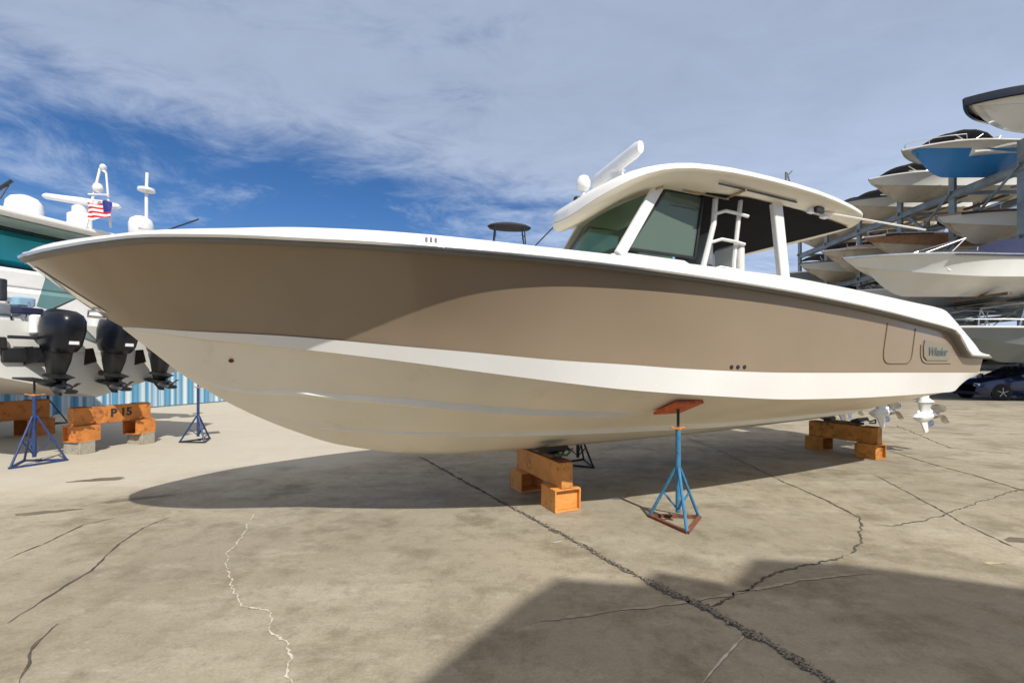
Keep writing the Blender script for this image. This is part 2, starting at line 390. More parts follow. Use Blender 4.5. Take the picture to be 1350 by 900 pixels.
# console
con = MB()
def prism_y(poly, y0, y1):
    n = len(poly)
    return MB().add([bp(a, y0, b) for a, b in poly]+[bp(a, y1, b) for a, b in poly], [tuple(range(n)), tuple(reversed(range(n, 2*n)))]+[(i, i+n, (i+1) % n+n, (i+1) % n) for i in range(n)])
CY = .72
cons = prism_y([(.30,1.5),(.30,2.45),(.42,2.64),(.60,2.67),(1.42,2.67),(1.62,2.60),(1.66,2.40),(1.66,1.5)], -CY, CY).build('console', M['white'], boat, bevel=.03)
# windshield and side glass with pillars
WS0, WS1 = .50, 1.07           # s of the windshield foot and head at the pillars
def ws(u, k):                  # u -1..1 across, k 0..1 up
    bow = .10*(1-u*u)
    return bp(WS0+(WS1-WS0)*k-bow, u*(CY-.03), 2.655+.78*k)
MB().grid([[ws(-1+2*i/14, j/6) for j in range(7)] for i in range(15)]).build('windshield', G_green, boat, angle=80)
m_ = MB()
m_.tube([ws(-1+2*i/14, 1.0) for i in range(15)], .022, 6).build('windshield_seal', M['black'], boat)
MB().tube([ws(-1+2*i/14, 0.0) for i in range(15)], .014, 6).build('windshield_seal', M['black'], boat)
for sg in (1, -1):
    m_ = MB(); m_.bar(bp(.50, sg*CY, 2.62), bp(1.07, sg*(CY), 3.48), .055, .12, up=bp(1, 0, 0)); m_.build('pillar', M['white'], boat, bevel=.012)
    fr = [(.60,2.70),(1.13,3.40),(1.70,3.43),(1.56,2.70)]
    m_ = MB().add([bp(a, sg*(CY-.004), b) for a, b in fr], [(0,1,2,3)]); g = m_.build('side_window', G_green, boat, flat=True)
    m_ = MB()
    for a, b in zip(fr, fr[1:]+fr[:1]): m_.bar(bp(a[0], sg*(CY+.002), a[1]), bp(b[0], sg*(CY+.002), b[1]), .028, .028, up=(0, 1, 0))
    m_.build('window_seal', M['black'], g)
# helm inside: dash, wheel, seats
MB().box(bp(1.1, 0, 2.75), (.5, 1.25, .25)).build('dashboard', M['seatgrey'], boat, bevel=.03)
m_ = MB(); m_.tube([Vector(bp(1.62, .18*math.cos(a), 2.72+.18*math.sin(a))) for a in [k*math.pi/8 for k in range(17)]], .014, 6)
for a in (90, 210, 330): m_.tube([bp(1.62, 0, 2.72), bp(1.62, .18*math.cos(R(a)), 2.72+.18*math.sin(R(a)))], .01, 5)
m_.tube([bp(1.62, 0, 2.72), bp(1.4, 0, 2.70)], .02); m_.build('steering_wheel', M['ink'], boat)
for y in (-.45, 0, .45):
    m_ = MB(); m_.rbox(bp(2.25, y, 2.25), (.45, .40, .12), .05); m_.rbox(bp(2.47, y, 2.62), (.12, .40, .75), .05)
    st = m_.build('helm_seat', M['vinyl'], boat)
    MB().tube([bp(2.25, y, 1.5), bp(2.25, y, 2.2)], .05).build('seat_post', M['steel'], st)
# dark panel behind the glass: upholstered side of the helm seats / fridge
MB().rbox(bp(1.95, .35, 2.80), (.10, .55, .55), .04).build('dark_backrest', M['seatgrey'], boat)

# hardtop: plan outline, drooping nose, cream underside with black liner
HP = [(.34,0),(.36,.24),(.41,.44),(.50,.64),(.65,.82),(.9,.98),(1.25,1.08),(1.7,1.15),(2.4,1.18),(3.2,1.17),(3.8,1.14),(4.15,1.10),(4.32,1.0),(4.38,.8),(4.39,.4),(4.39,0)]
HZ = [(.10,3.12),(.27,3.24),(.42,3.38),(.735,3.50),(1.25,3.56),(2.05,3.57),(2.85,3.57),(3.77,3.53),(4.4,3.47)]
def hring(inset, dz, crown=0.):
    out = []
    pts = HP+[(a, -b) for a, b in reversed(HP[1:-1])]
    n = len(pts)
    cx_ = 2.25
    for i, (a, b) in enumerate(pts):
        pa = pts[i-1]; pb = pts[(i+1) % n]
        t_ = Vector((pb[0]-pa[0], pb[1]-pa[1])).normalized(); nn = Vector((t_.y, -t_.x))     # outward flips below
        if nn.dot(Vector((a-cx_, b))) > 0: nn = -nn
        q = Vector((a, b))+nn*inset
        out.append(bp(q.x, q.y, pch(a, HZ, 1)+dz+crown))
    return out
HPS = [q for q in (.34,.345,.36,.38,.41,.46,.53,.62,.73,.86,1.0,1.18,1.4,1.65,1.95,2.3,2.7,3.1,3.45,3.75,3.95,4.1,4.2,4.27,4.32,4.36)]
HPD = [(q, pch(q, HP, 1) if q > .34 else 0.) for q in HPS]+[(4.39,.6),(4.392,.3),(4.392,0)]
def cring(f, dz):
    out = []
    for a, b in HPD+[(a, -b) for a, b in reversed(HPD[1:-1])]:
        q = a+(min(max(a, .85), 3.8)-a)*f
        out.append(bp(q, b*(1-f), pch(q, HZ, 1)+(dz*(1+1.0*min(1, max(0, 1-(a-.34)/.5))*(1-f)) if dz < -.03 else dz)))
    return out
top = MB().grid([cring(*q) for q in ((0,-.05),(0,-.012),(.02,.012),(.08,.03),(.35,.055),(.7,.07),(1,.072))], cv=True).build('hardtop', M['white'], boat, angle=50)
MB().grid([cring(*q) for q in ((0,-.052),(.02,-.085),(.07,-.122),(.15,-.147),(.3,-.152),(.65,-.155),(1,-.156))], cv=True).build('underside_panel', M['cream'], top, angle=60)
# black liner on the rear half of the underside
def hz(s_): return pch(s_, HZ, 1)
lin = [[bp(s_, y*(1 if s_ > 1.8 else .9), hz(s_)-.162) for y in (-.98,-.4,0,.4,.93)] for s_ in (1.62,2.2,2.7,3.2,3.7,4.18)]
MB().grid(lin).grid([[(p[0],p[1],p[2]+.03) for p in r] for r in lin]).build('underside_liner', M['liner'], top)
for (a, b) in (((1.55,1.02),(2.85,1.02)),):
    m_ = MB()
    for k in range(8): q0, q1 = a[0]+(b[0]-a[0])*k/8, a[0]+(b[0]-a[0])*(k+1)/8; m_.bar(bp(q0, 1.06, hz(q0)-.150), bp(q1+.01, 1.06, hz(q1+.01)-.150), .018, .012)
    m_.build('light_strip', M['ink'], top)
for (a, b) in (((.75,.2),(1.0,.82)), ((1.95,1.08),(1.95,.8)), ((1.3,.8),(2.0,.82))):
    MB().bar(bp(a[0], a[1], hz(a[0])-.160), bp(b[0], b[1], hz(b[0])-.160), .010, .03).build('panel_seam', M['tan'], top)
for s_, y in ((3.25,1.0),(3.55,.98)):
    m_ = MB().rbox(bp(s_, y, hz(s_)-.16), (.12,.08,.06), .02); m_.build('spotlight', M['engwhite'], top)
m_ = MB().rbox(bp(3.3, 1.06, hz(3.3)-.165), (.15,.05,.07), .015).build('clip_bracket', M['black'], top)
# nav light, antenna brackets, radar, dome
MB().lathe([(.045,0),(.04,.02),(.01,.035)], bp(.95,.55,3.57), 10, sc=(1.6,1,1)).build('roof_hatch_knob', M['black'], top)
m_ = MB().lathe([(.17,0),(.15,.10),(.10,.16),(.08,.30),(.10,.33)], bp(1.05,.0,3.54), 20)
rd = m_.build('radar_pedestal', M['engwhite'], boat)
rows = []
bA, bB = Vector(bp(1.03+.50,-.22,3.95)), Vector(bp(1.03-.50,.22,3.95))
def w2b(x, y, z): r = Vector((x-BO.x, y-BO.y)); D2 = Vector((BD.x, BD.y)); return Vector(bp(r.dot(D2), r.x*BD.y-r.y*BD.x, z))
bA, bB = w2b(1.10,5.92,3.93), w2b(1.44,4.92,3.93)
bd_ = (bB-bA).normalized(); c0 = (bA+bB)/2; hl = (bB-bA).length/2
side = bd_.cross(Vector((0,0,1))).normalized(); up = Vector((0,0,1))
for i in range(13):
    k = -1+2*i/12; w = 1 if abs(k) < .9 else .8
    p = c0+bd_*(k*hl)
    rows.append([p+side*(a*.05*w)+up*(b*.085*w) for a, b in ((1,0),(.9,.6),(.4,1),(-.4,1),(-.9,.6),(-1,0),(-.9,-.6),(-.4,-1),(.4,-1),(.9,-.6))])
m_ = MB().grid(rows, cv=True); L_ = len(m_.v); m_.f.append(tuple(range(10))); m_.f.append(tuple(range(L_-10, L_)))
m_.build('radar_bar', M['engwhite'], rd, angle=60)
m_ = MB().lathe([(.03,0),(.025,.03),(.022,.08),(.06,.10),(.082,.14),(.085,.19),(.06,.25),(.02,.27)], bp(.54,.02,3.45), 16); m_.build('gps_dome', M['engwhite'], boat)
MB().lathe([(.05,0),(.045,.03),(.015,.04)], bp(.46,.02,3.42), 12).build('horn', M['ink'], boat)
m_ = MB().tube([bp(2.75,1.0,3.55), bp(2.75,1.0,3.78), bp(2.85,.95,3.80), bp(3.05,.85,3.78)], .011, 6).tube([bp(2.75,1.0,3.72), bp(2.82,1.03,3.80)], .008, 6).tube([bp(3.0,.9,3.56), bp(3.0,.88,3.72)], .008, 6)
m_.build('antenna_mount', M['greylet'], boat)
# upright frame with ladder rungs behind the helm door, aft pillars
for sg in (1, -1):
    m_ = MB()
    m_.tube([bp(1.62, sg*.80, 2.0), bp(1.62, sg*.80, 2.62), bp(1.80, sg*.78, 3.1), bp(1.86, sg*.76, 3.46)], .032, 8)
    m_.tube([bp(2.02, sg*.84, 2.1), bp(2.06, sg*.84, 2.7), bp(2.18, sg*.84, 3.45)], .026, 8)
    for z, d in ((3.23, 0), (2.90, -.06), (2.58, -.08)):
        m_.tube([bp(1.80+d, sg*.80, z-.02), bp(1.92+d, sg*.84, z+.02), bp(2.10+d, sg*.88, z), bp(2.20+d, sg*.92, z-.03)], .019, 7)
    m_.build('ladder_frame', M['white'], boat)
    m_ = MB()
    m_.bar(bp(2.95, sg*.90, 2.0), bp(2.68, sg*.92, 3.46), .07, .17, up=bp(1,0,0))
    m_.build('aft_pillar', M['white'], boat, bevel=.02)
    m_ = MB()
    m_.bar(bp(2.62, sg*.92, 3.45), bp(3.30, sg*.92, 3.44), .08, .06); m_.build('pillar_head', M['white'], boat, bevel=.02)
    MB().tube([bp(3.45, sg*1.02, 3.40), bp(4.9, sg*1.45, 3.25)], .011, 6).build('outrigger_pole', M['white'], boat)
MB().tube([bp(2.1, -.9, 2.95), bp(3.1,-.9,2.65)], .011, 6).build('grab_rail', M['white'], boat)
# leaning post, rear bench
MB().rbox(bp(3.2, 0, 1.9), (.5,1.4,.75), .06).build('rear_bench', M['vinyl'], boat)
MB().rbox(bp(3.22, .80, 2.42), (.20,.14,.30), .04).build('bench_end', M['vinyl'], boat)

# outboard motor (origin at the transom clamp, +x aft). used on several boats
def outboard(parent, loc, cow, leg, rz=0., tilt=0., sc=1., label=None, prop=None, ls=(1,1,1)):
    base = MB()
    R_ = Matrix.Rotation(tilt, 3, 'Y')
    cur = [ls]
    def X(p):
        k = cur[0]; p = (p[0]*k[0], p[1]*k[1], p[2]*(k[2] if p[2] < 0 else 1))
        return (Matrix.Rotation(rz, 3, 'Z') @ (R_ @ (Vector(p)*sc)))+Vector(loc)
    def prof(z, x0, x1, w, n=16):
        cxx, rx = (x0+x1)/2, (x1-x0)/2; row = []
        for k in range(n):
            a = 2*math.pi*k/n; c, s = math.cos(a), math.sin(a)
            row.append(X((cxx+rx*math.copysign(abs(c)**.7, c), w*math.copysign(abs(s)**.7, s), z)))
        return row
    rows = [prof(*q) for q in ((.10,.10,.42,.08),(-.2,.10,.40,.075),(-.55,.13,.36,.05),(-.62,.10,.52,.085),(-.65,.13,.50,.05),(-.8,.16,.36,.035))]
    m_ = MB().grid(rows, cv=True); m_.f.append(tuple(range(len(m_.v)-16, len(m_.v))))
    g = [prof(-.86+dz, a, b, w) for dz, a, b, w in ((.085,.16,.40,.02),(.05,.02,.50,.055),(0,-.06,.54,.075),(-.05,.02,.50,.055),(-.09,.1,.40,.02))]
    m_.grid(g, cv=True)
    m_.add([X(p) for p in ((.12,.012,-.9),(.34,.012,-.9),(.40,.008,-1.12),(.30,.008,-1.14),(.12,-.012,-.9),(.34,-.012,-.9),(.40,-.008,-1.12),(.30,-.008,-1.14))],
           [(0,1,2,3),(7,6,5,4),(0,3,7,4),(1,5,6,2),(3,2,6,7),(0,4,5,1)])
    m_.grid([[X(p) for p in r] for r in (((-.02,-.14,.06),(.16,-.14,.10)),((-.02,-.14,-.40),(.16,-.10,-.25)))])
    m_.grid([[X(p) for p in r] for r in (((-.02,.14,.06),(.16,.14,.10)),((-.02,.14,-.40),(.16,.10,-.25)))])
    o = m_.build('outboard_motor', leg, parent, angle=50)
    if label: o['label'] = label
    cur[0] = (1,1,1)
    rows = [prof(*q) for q in ((.02,.06,.50,.12),(.06,.02,.60,.185),(.18,-.02,.68,.225),(.45,-.04,.74,.24),(.62,-.02,.74,.225),(.72,.02,.68,.19),(.78,.12,.56,.12),(.79,.22,.44,.05))]
    c = MB().grid(rows, cv=True); c.f.append(tuple(range(16))); c.f.append(tuple(range(len(c.v)-16, len(c.v))))
    c.build('cowling', cow, o, angle=60)
    cur[0] = (1,1,ls[2])
    pr = MB(); hub = Vector((.56,0,-.86))
    pr.lathe([(.055,0),(.06,.04),(.05,.13),(.02,.16)], (0,0,0), 12)
    nb = len(pr.v); pr.v = [tuple(X((hub.x+v[2], v[0], hub.z+v[1]))) for v in pr.v]
    for k in range(4):
        a0 = k*math.pi/2+.4
        rows = []
        for i in range(6):
            r = .05+.155*i/5; w = (.35,.62,.75,.72,.55,.22)[i]
            rows.append([X((hub.x+.06+.07*u, r*math.cos(a0+w*u*.8), hub.z+r*math.sin(a0+w*u*.8))) for u in (-1,-.5,0,.5,1)])
        pr.grid(rows)
    pr.build('propeller', prop or M['prop'], o, angle=70)
    return o
for y in (.62, 0, -.62):
    outboard(boat, bp(6.68, y, 1.49), M['engwhite'], M['engwhite'], rz=math.pi, tilt=0.0, sc=1.0)

# bracket for the motors
MB().box(bp(6.30, 0, 1.46), (.74, 1.8, .20)).build('motor_bracket', M['white'], boat, bevel=.03)

# ------------------------------------------------------------------ supports under the main boat
def keel_block(label, loc, rz, sc=1., m=None, hscale=1., concrete=False, letter=None, group='orange steel keel blocks'):
    """cross beam on two boxed feet; long axis = local x"""
    m = m or M['orange']; t = thing('keel_block', label, 'keel block', loc, rz, group)
    L_, z0 = 1.10*sc, (.27 if not concrete else .27)*sc
    zb = 0
    feet = []
    for sg in (-1, 1):
        fx = sg*(L_/2-.16*sc)
        f = MB(); d = .30*sc; h = .23*sc*hscale; w = .014
        # open ended box section foot, its open end to the outside
        f.box((fx, 0, w/2+.0), (.30*sc, d, w)); f.box((fx, 0, h-w/2), (.30*sc, d, w))
        f.box((fx, -d/2+w/2, h/2), (.30*sc, w, h-2*w)); f.box((fx, d/2-w/2, h/2), (.30*sc, w, h-2*w))
        f.box((fx+sg*.10*sc, 0, h/2), (w, d-2*w, h-2*w))
        f.build('foot', m, t, bevel=.004)
    h = .23*sc*hscale; bh = .26*sc
    b = MB(); b.box((0, 0, h+.002+bh/2), (L_-.05*sc, .135*sc, bh)); beam = b.build('beam', m, t, bevel=.008)
    for sg in (-1, 1): MB().box((sg*(L_/2-.15*sc), 0, h+bh+.006), (.18*sc, .16*sc, .01)).build('bearing_plate', M['rust'], t)
    if letter:
        text_mesh(letter, .17*sc, lambda x, y, z: Vector((x+.10, -.0675*sc-.004-z, h+bh*.55+y)), M['lettering'], 'lettering', beam, bold=.006)
    return t
ang = math.atan2(-.905, .425)
kb1 = keel_block('orange steel keel block under the keel amidships, front end facing the camera', (BO.x, BO.y, 0), ang)
p2 = BO+BD*5.81
kb2 = keel_block('rust brown and orange keel block under the stern of the taupe boat, near the propellers', (p2.x, p2.y, 0), ang, m=M['orange3'])
# timber packing between block and keel
def packing(p, label, sc=1.):
    t = thing('keel_packing', label, 'packing', (p.x, p.y, .503), ang)
    MB().box((0, 0, .022), (.62*sc, .13, .04)).build('timber', M['wood'], t, bevel=.006)
    MB().box((-.28*sc, .02, .065), (.10, .30, .05), Matrix.Rotation(.25, 3, 'Y')).build('wedge', M['black'], t, bevel=.006)
    MB().box((.28*sc, -.02, .085), (.12, .30, .05), Matrix.Rotation(-.4, 3, 'Y')).build('wedge', M['black'], t, bevel=.006)
    pts = [(.34*sc, .10+.0*k, .05+.05*math.sin(k)) for k in range(2)]
    MB().tube([(.10,.12,.05),(.2,.16,.09),(.32,.17,.06),(.40,.14,.10),(.44,.05,.05),(.42,-.08,.06)], .012, 6).build('strap', M['green'], t)
    return t
packing(BO, 'black wedges and timber packing on the midships keel block, with green strap')
packing(p2, 'dark timber and wedges on top of the stern keel block', .9)

def jack_stand(label, loc, H, rz=0., tube=None, rod=None, padm=None, base=None, tilt=0., tdir=0., rad=.33, group='boat jack stands', apex=None, handle=True):
    tube = tube or M['blue']; rod = rod or M['ink']; padm = padm or M['redrust']; base = base or M['rust']
    t = thing('jack_stand', label, 'jack stand', loc, rz, group); ap = apex or H*.47
    cs = [Vector((rad*math.cos(R(a)), rad*math.sin(R(a)), 0)) for a in (-95, 25, 145)]
    MB().tube([(0,0,.10), (0,0,H*.80)], .024, 12).build('center_tube', tube, t)
    for c in cs:
        MB().tube([(c.x*.96, c.y*.96, .02), (c.x*.07, c.y*.07, ap)], .015, 8).build('leg', tube, t)
    m_ = MB()
    for a, b in zip(cs, cs[1:]+cs[:1]): m_.bar(a+Vector((0,0,.016)), b+Vector((0,0,.016)), .03, .024)
    m_.build('base_frame', base, t)
    m_ = MB()
    for c in cs: m_.bar((c.x*.5, c.y*.5, ap*.5+.01), (0,0,.12), .014, .014)
    m_.build('brace', tube, t)
    MB().tube([(0,0,H*.74), (0,0,H-.03)], .014, 8).build('screw_rod', rod, t)
    if handle: MB().tube([(-.09,-.05,H*.815+.012), (-.04,-.02,H*.81), (.04,.02,H*.81), (.10,.06,H*.815)], .008, 6).lathe([(.03,-.012),(.03,.012)], (0,0,H*.81), 10).build('nut_handle', M['orange2'], t)
    rot = Matrix.Rotation(tdir, 3, 'Z') @ Matrix.Rotation(tilt, 3, 'X')
    MB().box((0,0,H-.016), (.34,.32,.028), rot).build('pad', padm, t, bevel=.004)
    return t
tilt = R(27)
jack_stand('light blue jack stand with red tilted pad in front of the taupe hull', (1.575,4.17,0), 1.105, 0, tilt=-R(23), tdir=math.atan2(BD.y, BD.x), rad=.28)
jack_stand('black jack stand mostly hidden behind the midships keel block', (.99,6.62,0), 1.10, R(40), tube=M['ink'], padm=M['ink'], base=M['ink'], tilt=tilt, tdir=math.atan2(BD.y, BD.x))

# ------------------------------------------------------------------ generic boats
def boat_shell(par, L, B, H, bottom, side, deckm, railm=None, flare=.8, splitz=.42, nt=30, blunt=2.1, kr=.27):
    """bow at +x, keel lowest at z=0; returns sheer functions"""
    b = lambda t: B/2*(1-max(0, 1-t/.42)**blunt)
    zs = lambda t: H*(1+.16*(1-t)**2.5)
    zk = lambda t: H*.90*max(0, 1-t/kr)**1.9
    zc = lambda t: H*(splitz+.50*max(0, 1-t/.55)**2.2)
    bot, sd, dk, rl, rs = [], [], [], [], []
    for i in range(nt+1):
        t = (i/nt)**1.3; x = L*(.5-t); xk = L*(.5-.085*(1-min(1, t/.5))**1-t) if t < .5 else x
        xc = (x+xk)/2
        w = b(t); wc = w*(.60+.34*min(1, t/.5)); k = zk(t); c = max(zc(t), k); s_ = zs(t)
        bot.append([(xk, 0, k), (xk, wc*.5, k+(c-k)*.52), (xc, wc, c)])
        sd.append([(xc, wc+.01, c)]+[(xc+(x-xc)*q, wc+.01+(w-wc)*q**1.7, c+(s_-c)*q) for q in (.33,.66,1)])
        rl.append([(x, max(w+a, 0), s_+z) for a, z in ((-.01,-.03),(.03,-.02),(.03,.03),(-.02,.05))])
        inn = max(w-.22, 0); fl = s_+.045 if t < .3 else H*.62
        dk.append([(x, w, s_+.02), (x, max(w-.03, 0), s_+.05), (x, inn, s_+.055), (x, max(inn-.02, 0), fl), (x, 0, fl)])
    MB().grid(bot).grid(mirror(bot)).build('hull_bottom', bottom, par, angle=50)
    MB().grid(sd).grid(mirror(sd)).build('hull_side', side, par, angle=50)
    MB().grid(dk).grid(mirror(dk)).build('deck', deckm, par, angle=40)
    MB().grid(rl).grid(mirror(rl)).build('rub_rail', railm or M['alu'], par, angle=40)
    e = [Vector(p) for p in bot[-1]]+[Vector(p) for p in sd[-1][1:]]+[Vector(dk[-1][1])]
    e = e+[Vector((p.x, -p.y, p.z)) for p in reversed(e[1:])]
    MB().add(e, [tuple(range(len(e)))]).build('transom', bottom if side is M['hullblue'] else side, par, flat=True)
    return b, zs
def canvas_top(par, x0, x1, w, z, m, legs=True, sag=.10, legm=None, name='bimini_top', zbase=None):
    rows = []
    for i in range(9):
        u = i/8; x = x0+(x1-x0)*u; zz = z+sag*math.sin(math.pi*u)*1.6-.25*sag*abs(math.sin(math.pi*u*3))-(.30 if u in (0,) else 0)*sag*4
        rows.append([(x, y*w/2, zz+.10*(1-y*y)) for y in (-1,-.6,-.2,.2,.6,1)])
    lo = [[(p[0], p[1]*.99, p[2]-.05) for p in r] for r in rows]
    o = MB().grid(rows).grid(lo)
    o.grid([rows[0], lo[0]]).grid([rows[-1], lo[-1]])
    o.grid([[r[0] for r in rows], [r[0] for r in lo]]).grid([[r[-1] for r in rows], [r[-1] for r in lo]])
    c = o.build(name, m, par, angle=60)
    if legs:
        zb = zbase if zbase is not None else z-1.5
        f = MB(); mid = (x0+x1)/2
        for sg in (-1, 1):
            f.tube([(x0*.8+x1*.2, sg*w*.47, z), (mid+.1, sg*w*.5, zb)], .02, 6).tube([(x1*.8+x0*.2, sg*w*.47, z), (mid-.1, sg*w*.5, zb)], .02, 6)
            f.tube([(x0*.8+x1*.2, sg*w*.48, z-.25), (x1*.8+x0*.2, sg*w*.48, z-.25)], .014, 6)
        f.build('top_frame', legm or M['alu'], par)
    return c
def windshield(par, x, w, z, h=.5, m=None):
    pts = []
    for i in range(9):
        u = -1+i/4; pts.append((x-.55*u*u, u*w/2, z))
    up = [(p[0]-.28, p[1]*.93, z+h) for p in pts]
    g = MB().grid([pts, up]).build('windshield', G_clear, par, angle=80)
    MB().tube(up, .016, 6).tube([pts[0], up[0]], .016, 6).tube([pts[-1], up[-1]], .016, 6).tube([pts[4], up[4]], .012, 6).build('windshield_frame', M['alu'], g)
def console(par, x, H, m=None):
    MB().rbox((x, 0, H*.62+.5), (.8,.8,1.0), .12).build('console', m or M['vinyl'], par)
    MB().rbox((x-1.1, 0, H*.62+.35), (.5,.95,.7), .1).build('seat', M['vinyl'], par)
def mooring_cover(par, L, B, H, m, x0=.30, x1=-.45, hump=.45):
    rows = []
    for i in range(13):
        u = i/12; x = L*(x0+(x1-x0)*u); t = .5-x/L; w = B/2*(1-max(0, 1-t/.42)**2.7)+.05; zz = H*(1+.16*(1-t)**2.5)
        hh = hump*math.sin(math.pi*min(1, u*1.1+.05))**.7
        rows.append([(x, y*w, zz-.12*(abs(y) > .99)+.04+hh*(1-abs(y)**1.8)) for y in (-1.005,-.97,-.7,-.35,0,.35,.7,.97,1.005)])
    MB().grid(rows).build('mooring_cover', m, par, angle=60)

# ------------------------------------------------------------------ boat on blocks at left
LB_loc = Vector((-7.25, 7.70, .93)); lf = Vector((-.96,.28,0)).normalized(); lrz = math.atan2(lf.y, lf.x)
lb = thing('sport_fishing_boat', 'white sport boat with black outboards and radar mast, stern toward the camera at left', 'boat', LB_loc, lrz)
LL, LB_, LH = 10.5, 3.5, 1.18
sub = MB()
class Off: pass
# shell is built with its transom at x=0: shift by L/2 using a small wrapper empty is avoided; vertices are shifted after building
before = set(o.name for o in bpy.data.objects)
boat_shell(lb, LL, LB_, LH, M['hullwhite'], M['hullwhite'], M['white'])
for o in [o for o in bpy.data.objects if o.name not in before]:
    for v in o.data.vertices: v.co.x += LL/2
# local frame: x forward, y to port; port is away from... (local +y = left of forward)
def side_z(z): return z
MB().box((.25, 0, LH-.42), (.5, 2.9, .06)).build('swim_platform', M['white'], lb, bevel=.02)
MB().rbox((1.3, 0, 1.5), (.9, 2.5, .7), .15).build('transom_seat', M['vinyl'], lb)
MB().rbox((1.05, 0, 2.0), (.28, 2.4, .35), .12).build('seat_back', M['vinyl'], lb)
MB().rbox((3.4, 0, 1.85), (2.2, 2.5, .95), .2).build('cabin_side', M['white'], lb)
MB().box((3.35, 0, 2.36), (2.35, 2.62, .09)).build('black_trim', M['black'], lb, bevel=.02)
MB().rbox((3.3, 0, 2.74), (2.1, 2.4, .70), .25).build('cabin_glass', mat('teal_glass_panel', (.03,.46,.58), .2, var=.25, scale=1.2), lb)
# hardtop of the left boat
m_ = MB(); rr_ = []
def lring(ins, z):
    out = []
    for (cx_, cy_, a0) in ((4.9,1.2,0),(4.9,-1.2,-90),(1.5,-1.42,-180),(1.5,1.42,-270)):
        for k in range(5):
            a = R(a0+90-22.5*k*1.0) if False else R(a0+90-22.5*k)
            out.append((cx_+(.35-ins)*math.cos(a), cy_+(.35-ins)*math.sin(a), z+.02*(cx_-1.9)))
    return out
lt = MB().grid([lring(.2,3.12), lring(.04,3.13), lring(0,3.16), lring(0,3.20), lring(.05,3.24), lring(.3,3.25)], cv=True)
n_ = 20; lt.f.append(tuple(range(n_))); lt.f.append(tuple(range(5*n_, 6*n_)))
ltop = lt.build('hardtop', M['white'], lb, angle=50)
m_ = MB(); m_.grid([[(x, y, 3.108+.02*(x-1.9)) for y in (-1.2,1.2)] for x in (1.35,4.9)]); m_.build('underside_panel', mat('grey_green_liner', (.30,.36,.33), .5), ltop)
for x in (2.2, 2.7, 3.2): MB().box((x, 0, 3.10+.02*(x-1.9)), (.10, 2.3, .02)).build('underside_slot', M['black'], ltop)
for sg in (-1, 1):
    MB().tube([(1.9, sg*1.25, 1.6), (1.8, sg*1.25, 3.13)], .035, 8).build('top_support', M['white'], lb)
    MB().tube([(4.3, sg*1.2, 1.9), (4.0, sg*1.2, 3.15)], .035, 8).build('top_support', M['white'], lb)
def lpt(px, py, Y):     # design aid: local coordinates of a spot seen from the yard
    if Y >= 8.15 and py < 320: Y *= .945
    w = Vector(((px-675)/580*Y, Y, CAM_H+(480-py)/580*Y)); return Matrix.Rotation(-lrz, 3, 'Z') @ (w-LB_loc)
zt = 3.47
p = lpt(32, 285, 8.9); MB().lathe([(.20,0),(.26,.02),(.265,.16),(.25,.28),(.19,.37),(.08,.42),(.01,.43)], (p.x, p.y, p.z-.03), 24).build('satellite_dome', M['engwhite'], lb)
MB().lathe([(.15,0),(.15,.05)], (p.x, p.y, p.z-.09), 16).build('dome_base', M['engwhite'], lb)
p = lpt(105, 300, 9.3); rp = MB().rbox((p.x, p.y, p.z+.12), (.32,.30,.34), .06).rbox((p.x, p.y, p.z+.36), (.2,.2,.14), .05).build('radar_pedestal', M['engwhite'], lb)
a, b = lpt(57, 258, 9.3), lpt(158, 273, 9.3)
MB().tube([a, a+(b-a)*.04, a+(b-a)*.5, b-(b-a)*.04, b], [.03,.06,.075,.06,.03], 10).build('radar_bar', M['engwhite'], rp)
ms = MB(); q = [lpt(*k) for k in ((113,300,9.0),(132,222,9.1),(146,300,9.2),(140,228,9.1),(112,263,9.0),(143,266,9.15))]
ms.tube([q[0], q[1]], .022, 8).tube([q[2], q[3]], .018, 8).tube([q[1], q[3]], .022, 8).tube([q[4], q[5]], .016, 8)
c_ = lpt(128, 252, 9.05); ms.tube([lpt(116,256,9.0), lpt(143,257,9.1)], .014, 6)
mast = ms.build('radar_mast', M['engwhite'], lb)
c_ = lpt(136, 221, 9.1); MB().lathe([(.03,-.05),(.055,-.02),(.06,.02),(.03,.06)], c_, 12).build('mast_light', M['engwhite'], mast)
c_ = lpt(129, 247, 9.05); MB().lathe([(.05,-.09),(.08,-.05),(.085,0),(.06,.06),(.02,.08)], c_, 14).build('small_dome', M['engwhite'], mast)
c_ = lpt(186, 304, 9.6); MB().lathe([(.18,-.12),(.20,-.08),(.21,.12),(.18,.22),(.10,.28),(.01,.30)], c_, 20).build('satellite_dome', M['engwhite'], lb)
an = MB(); an.tube([lpt(193, 306, 9.7), lpt(193, 256, 9.7)], .03, 8)
an.lathe([(.06,-.03),(.15,0),(.15,.05),(.05,.07)], lpt(193, 252, 9.7), 14); an.tube([lpt(193, 252, 9.7), lpt(194, 228, 9.7)], .028, 8)
an.build('antenna_pole', M['engwhite'], lb)
MB().tube([lpt(204, 309, 9.6), lpt(262, 289, 9.9)], .016, 6).build('whip_antenna', M['ink'], lb)
MB().tube([lpt(-10, 255, 8.2), lpt(16, 238, 8.3)], .03, 6).tube([lpt(0, 262, 8.2), lpt(12, 243, 8.3)], .012, 6).build('whip_antenna', M['ink'], lb)
for (x, y) in ((66,293),(75,296)): MB().rbox(lpt(x, y, 8.9), (.10,.08,.07), .02).build('spotlight', M['engwhite'], lb)
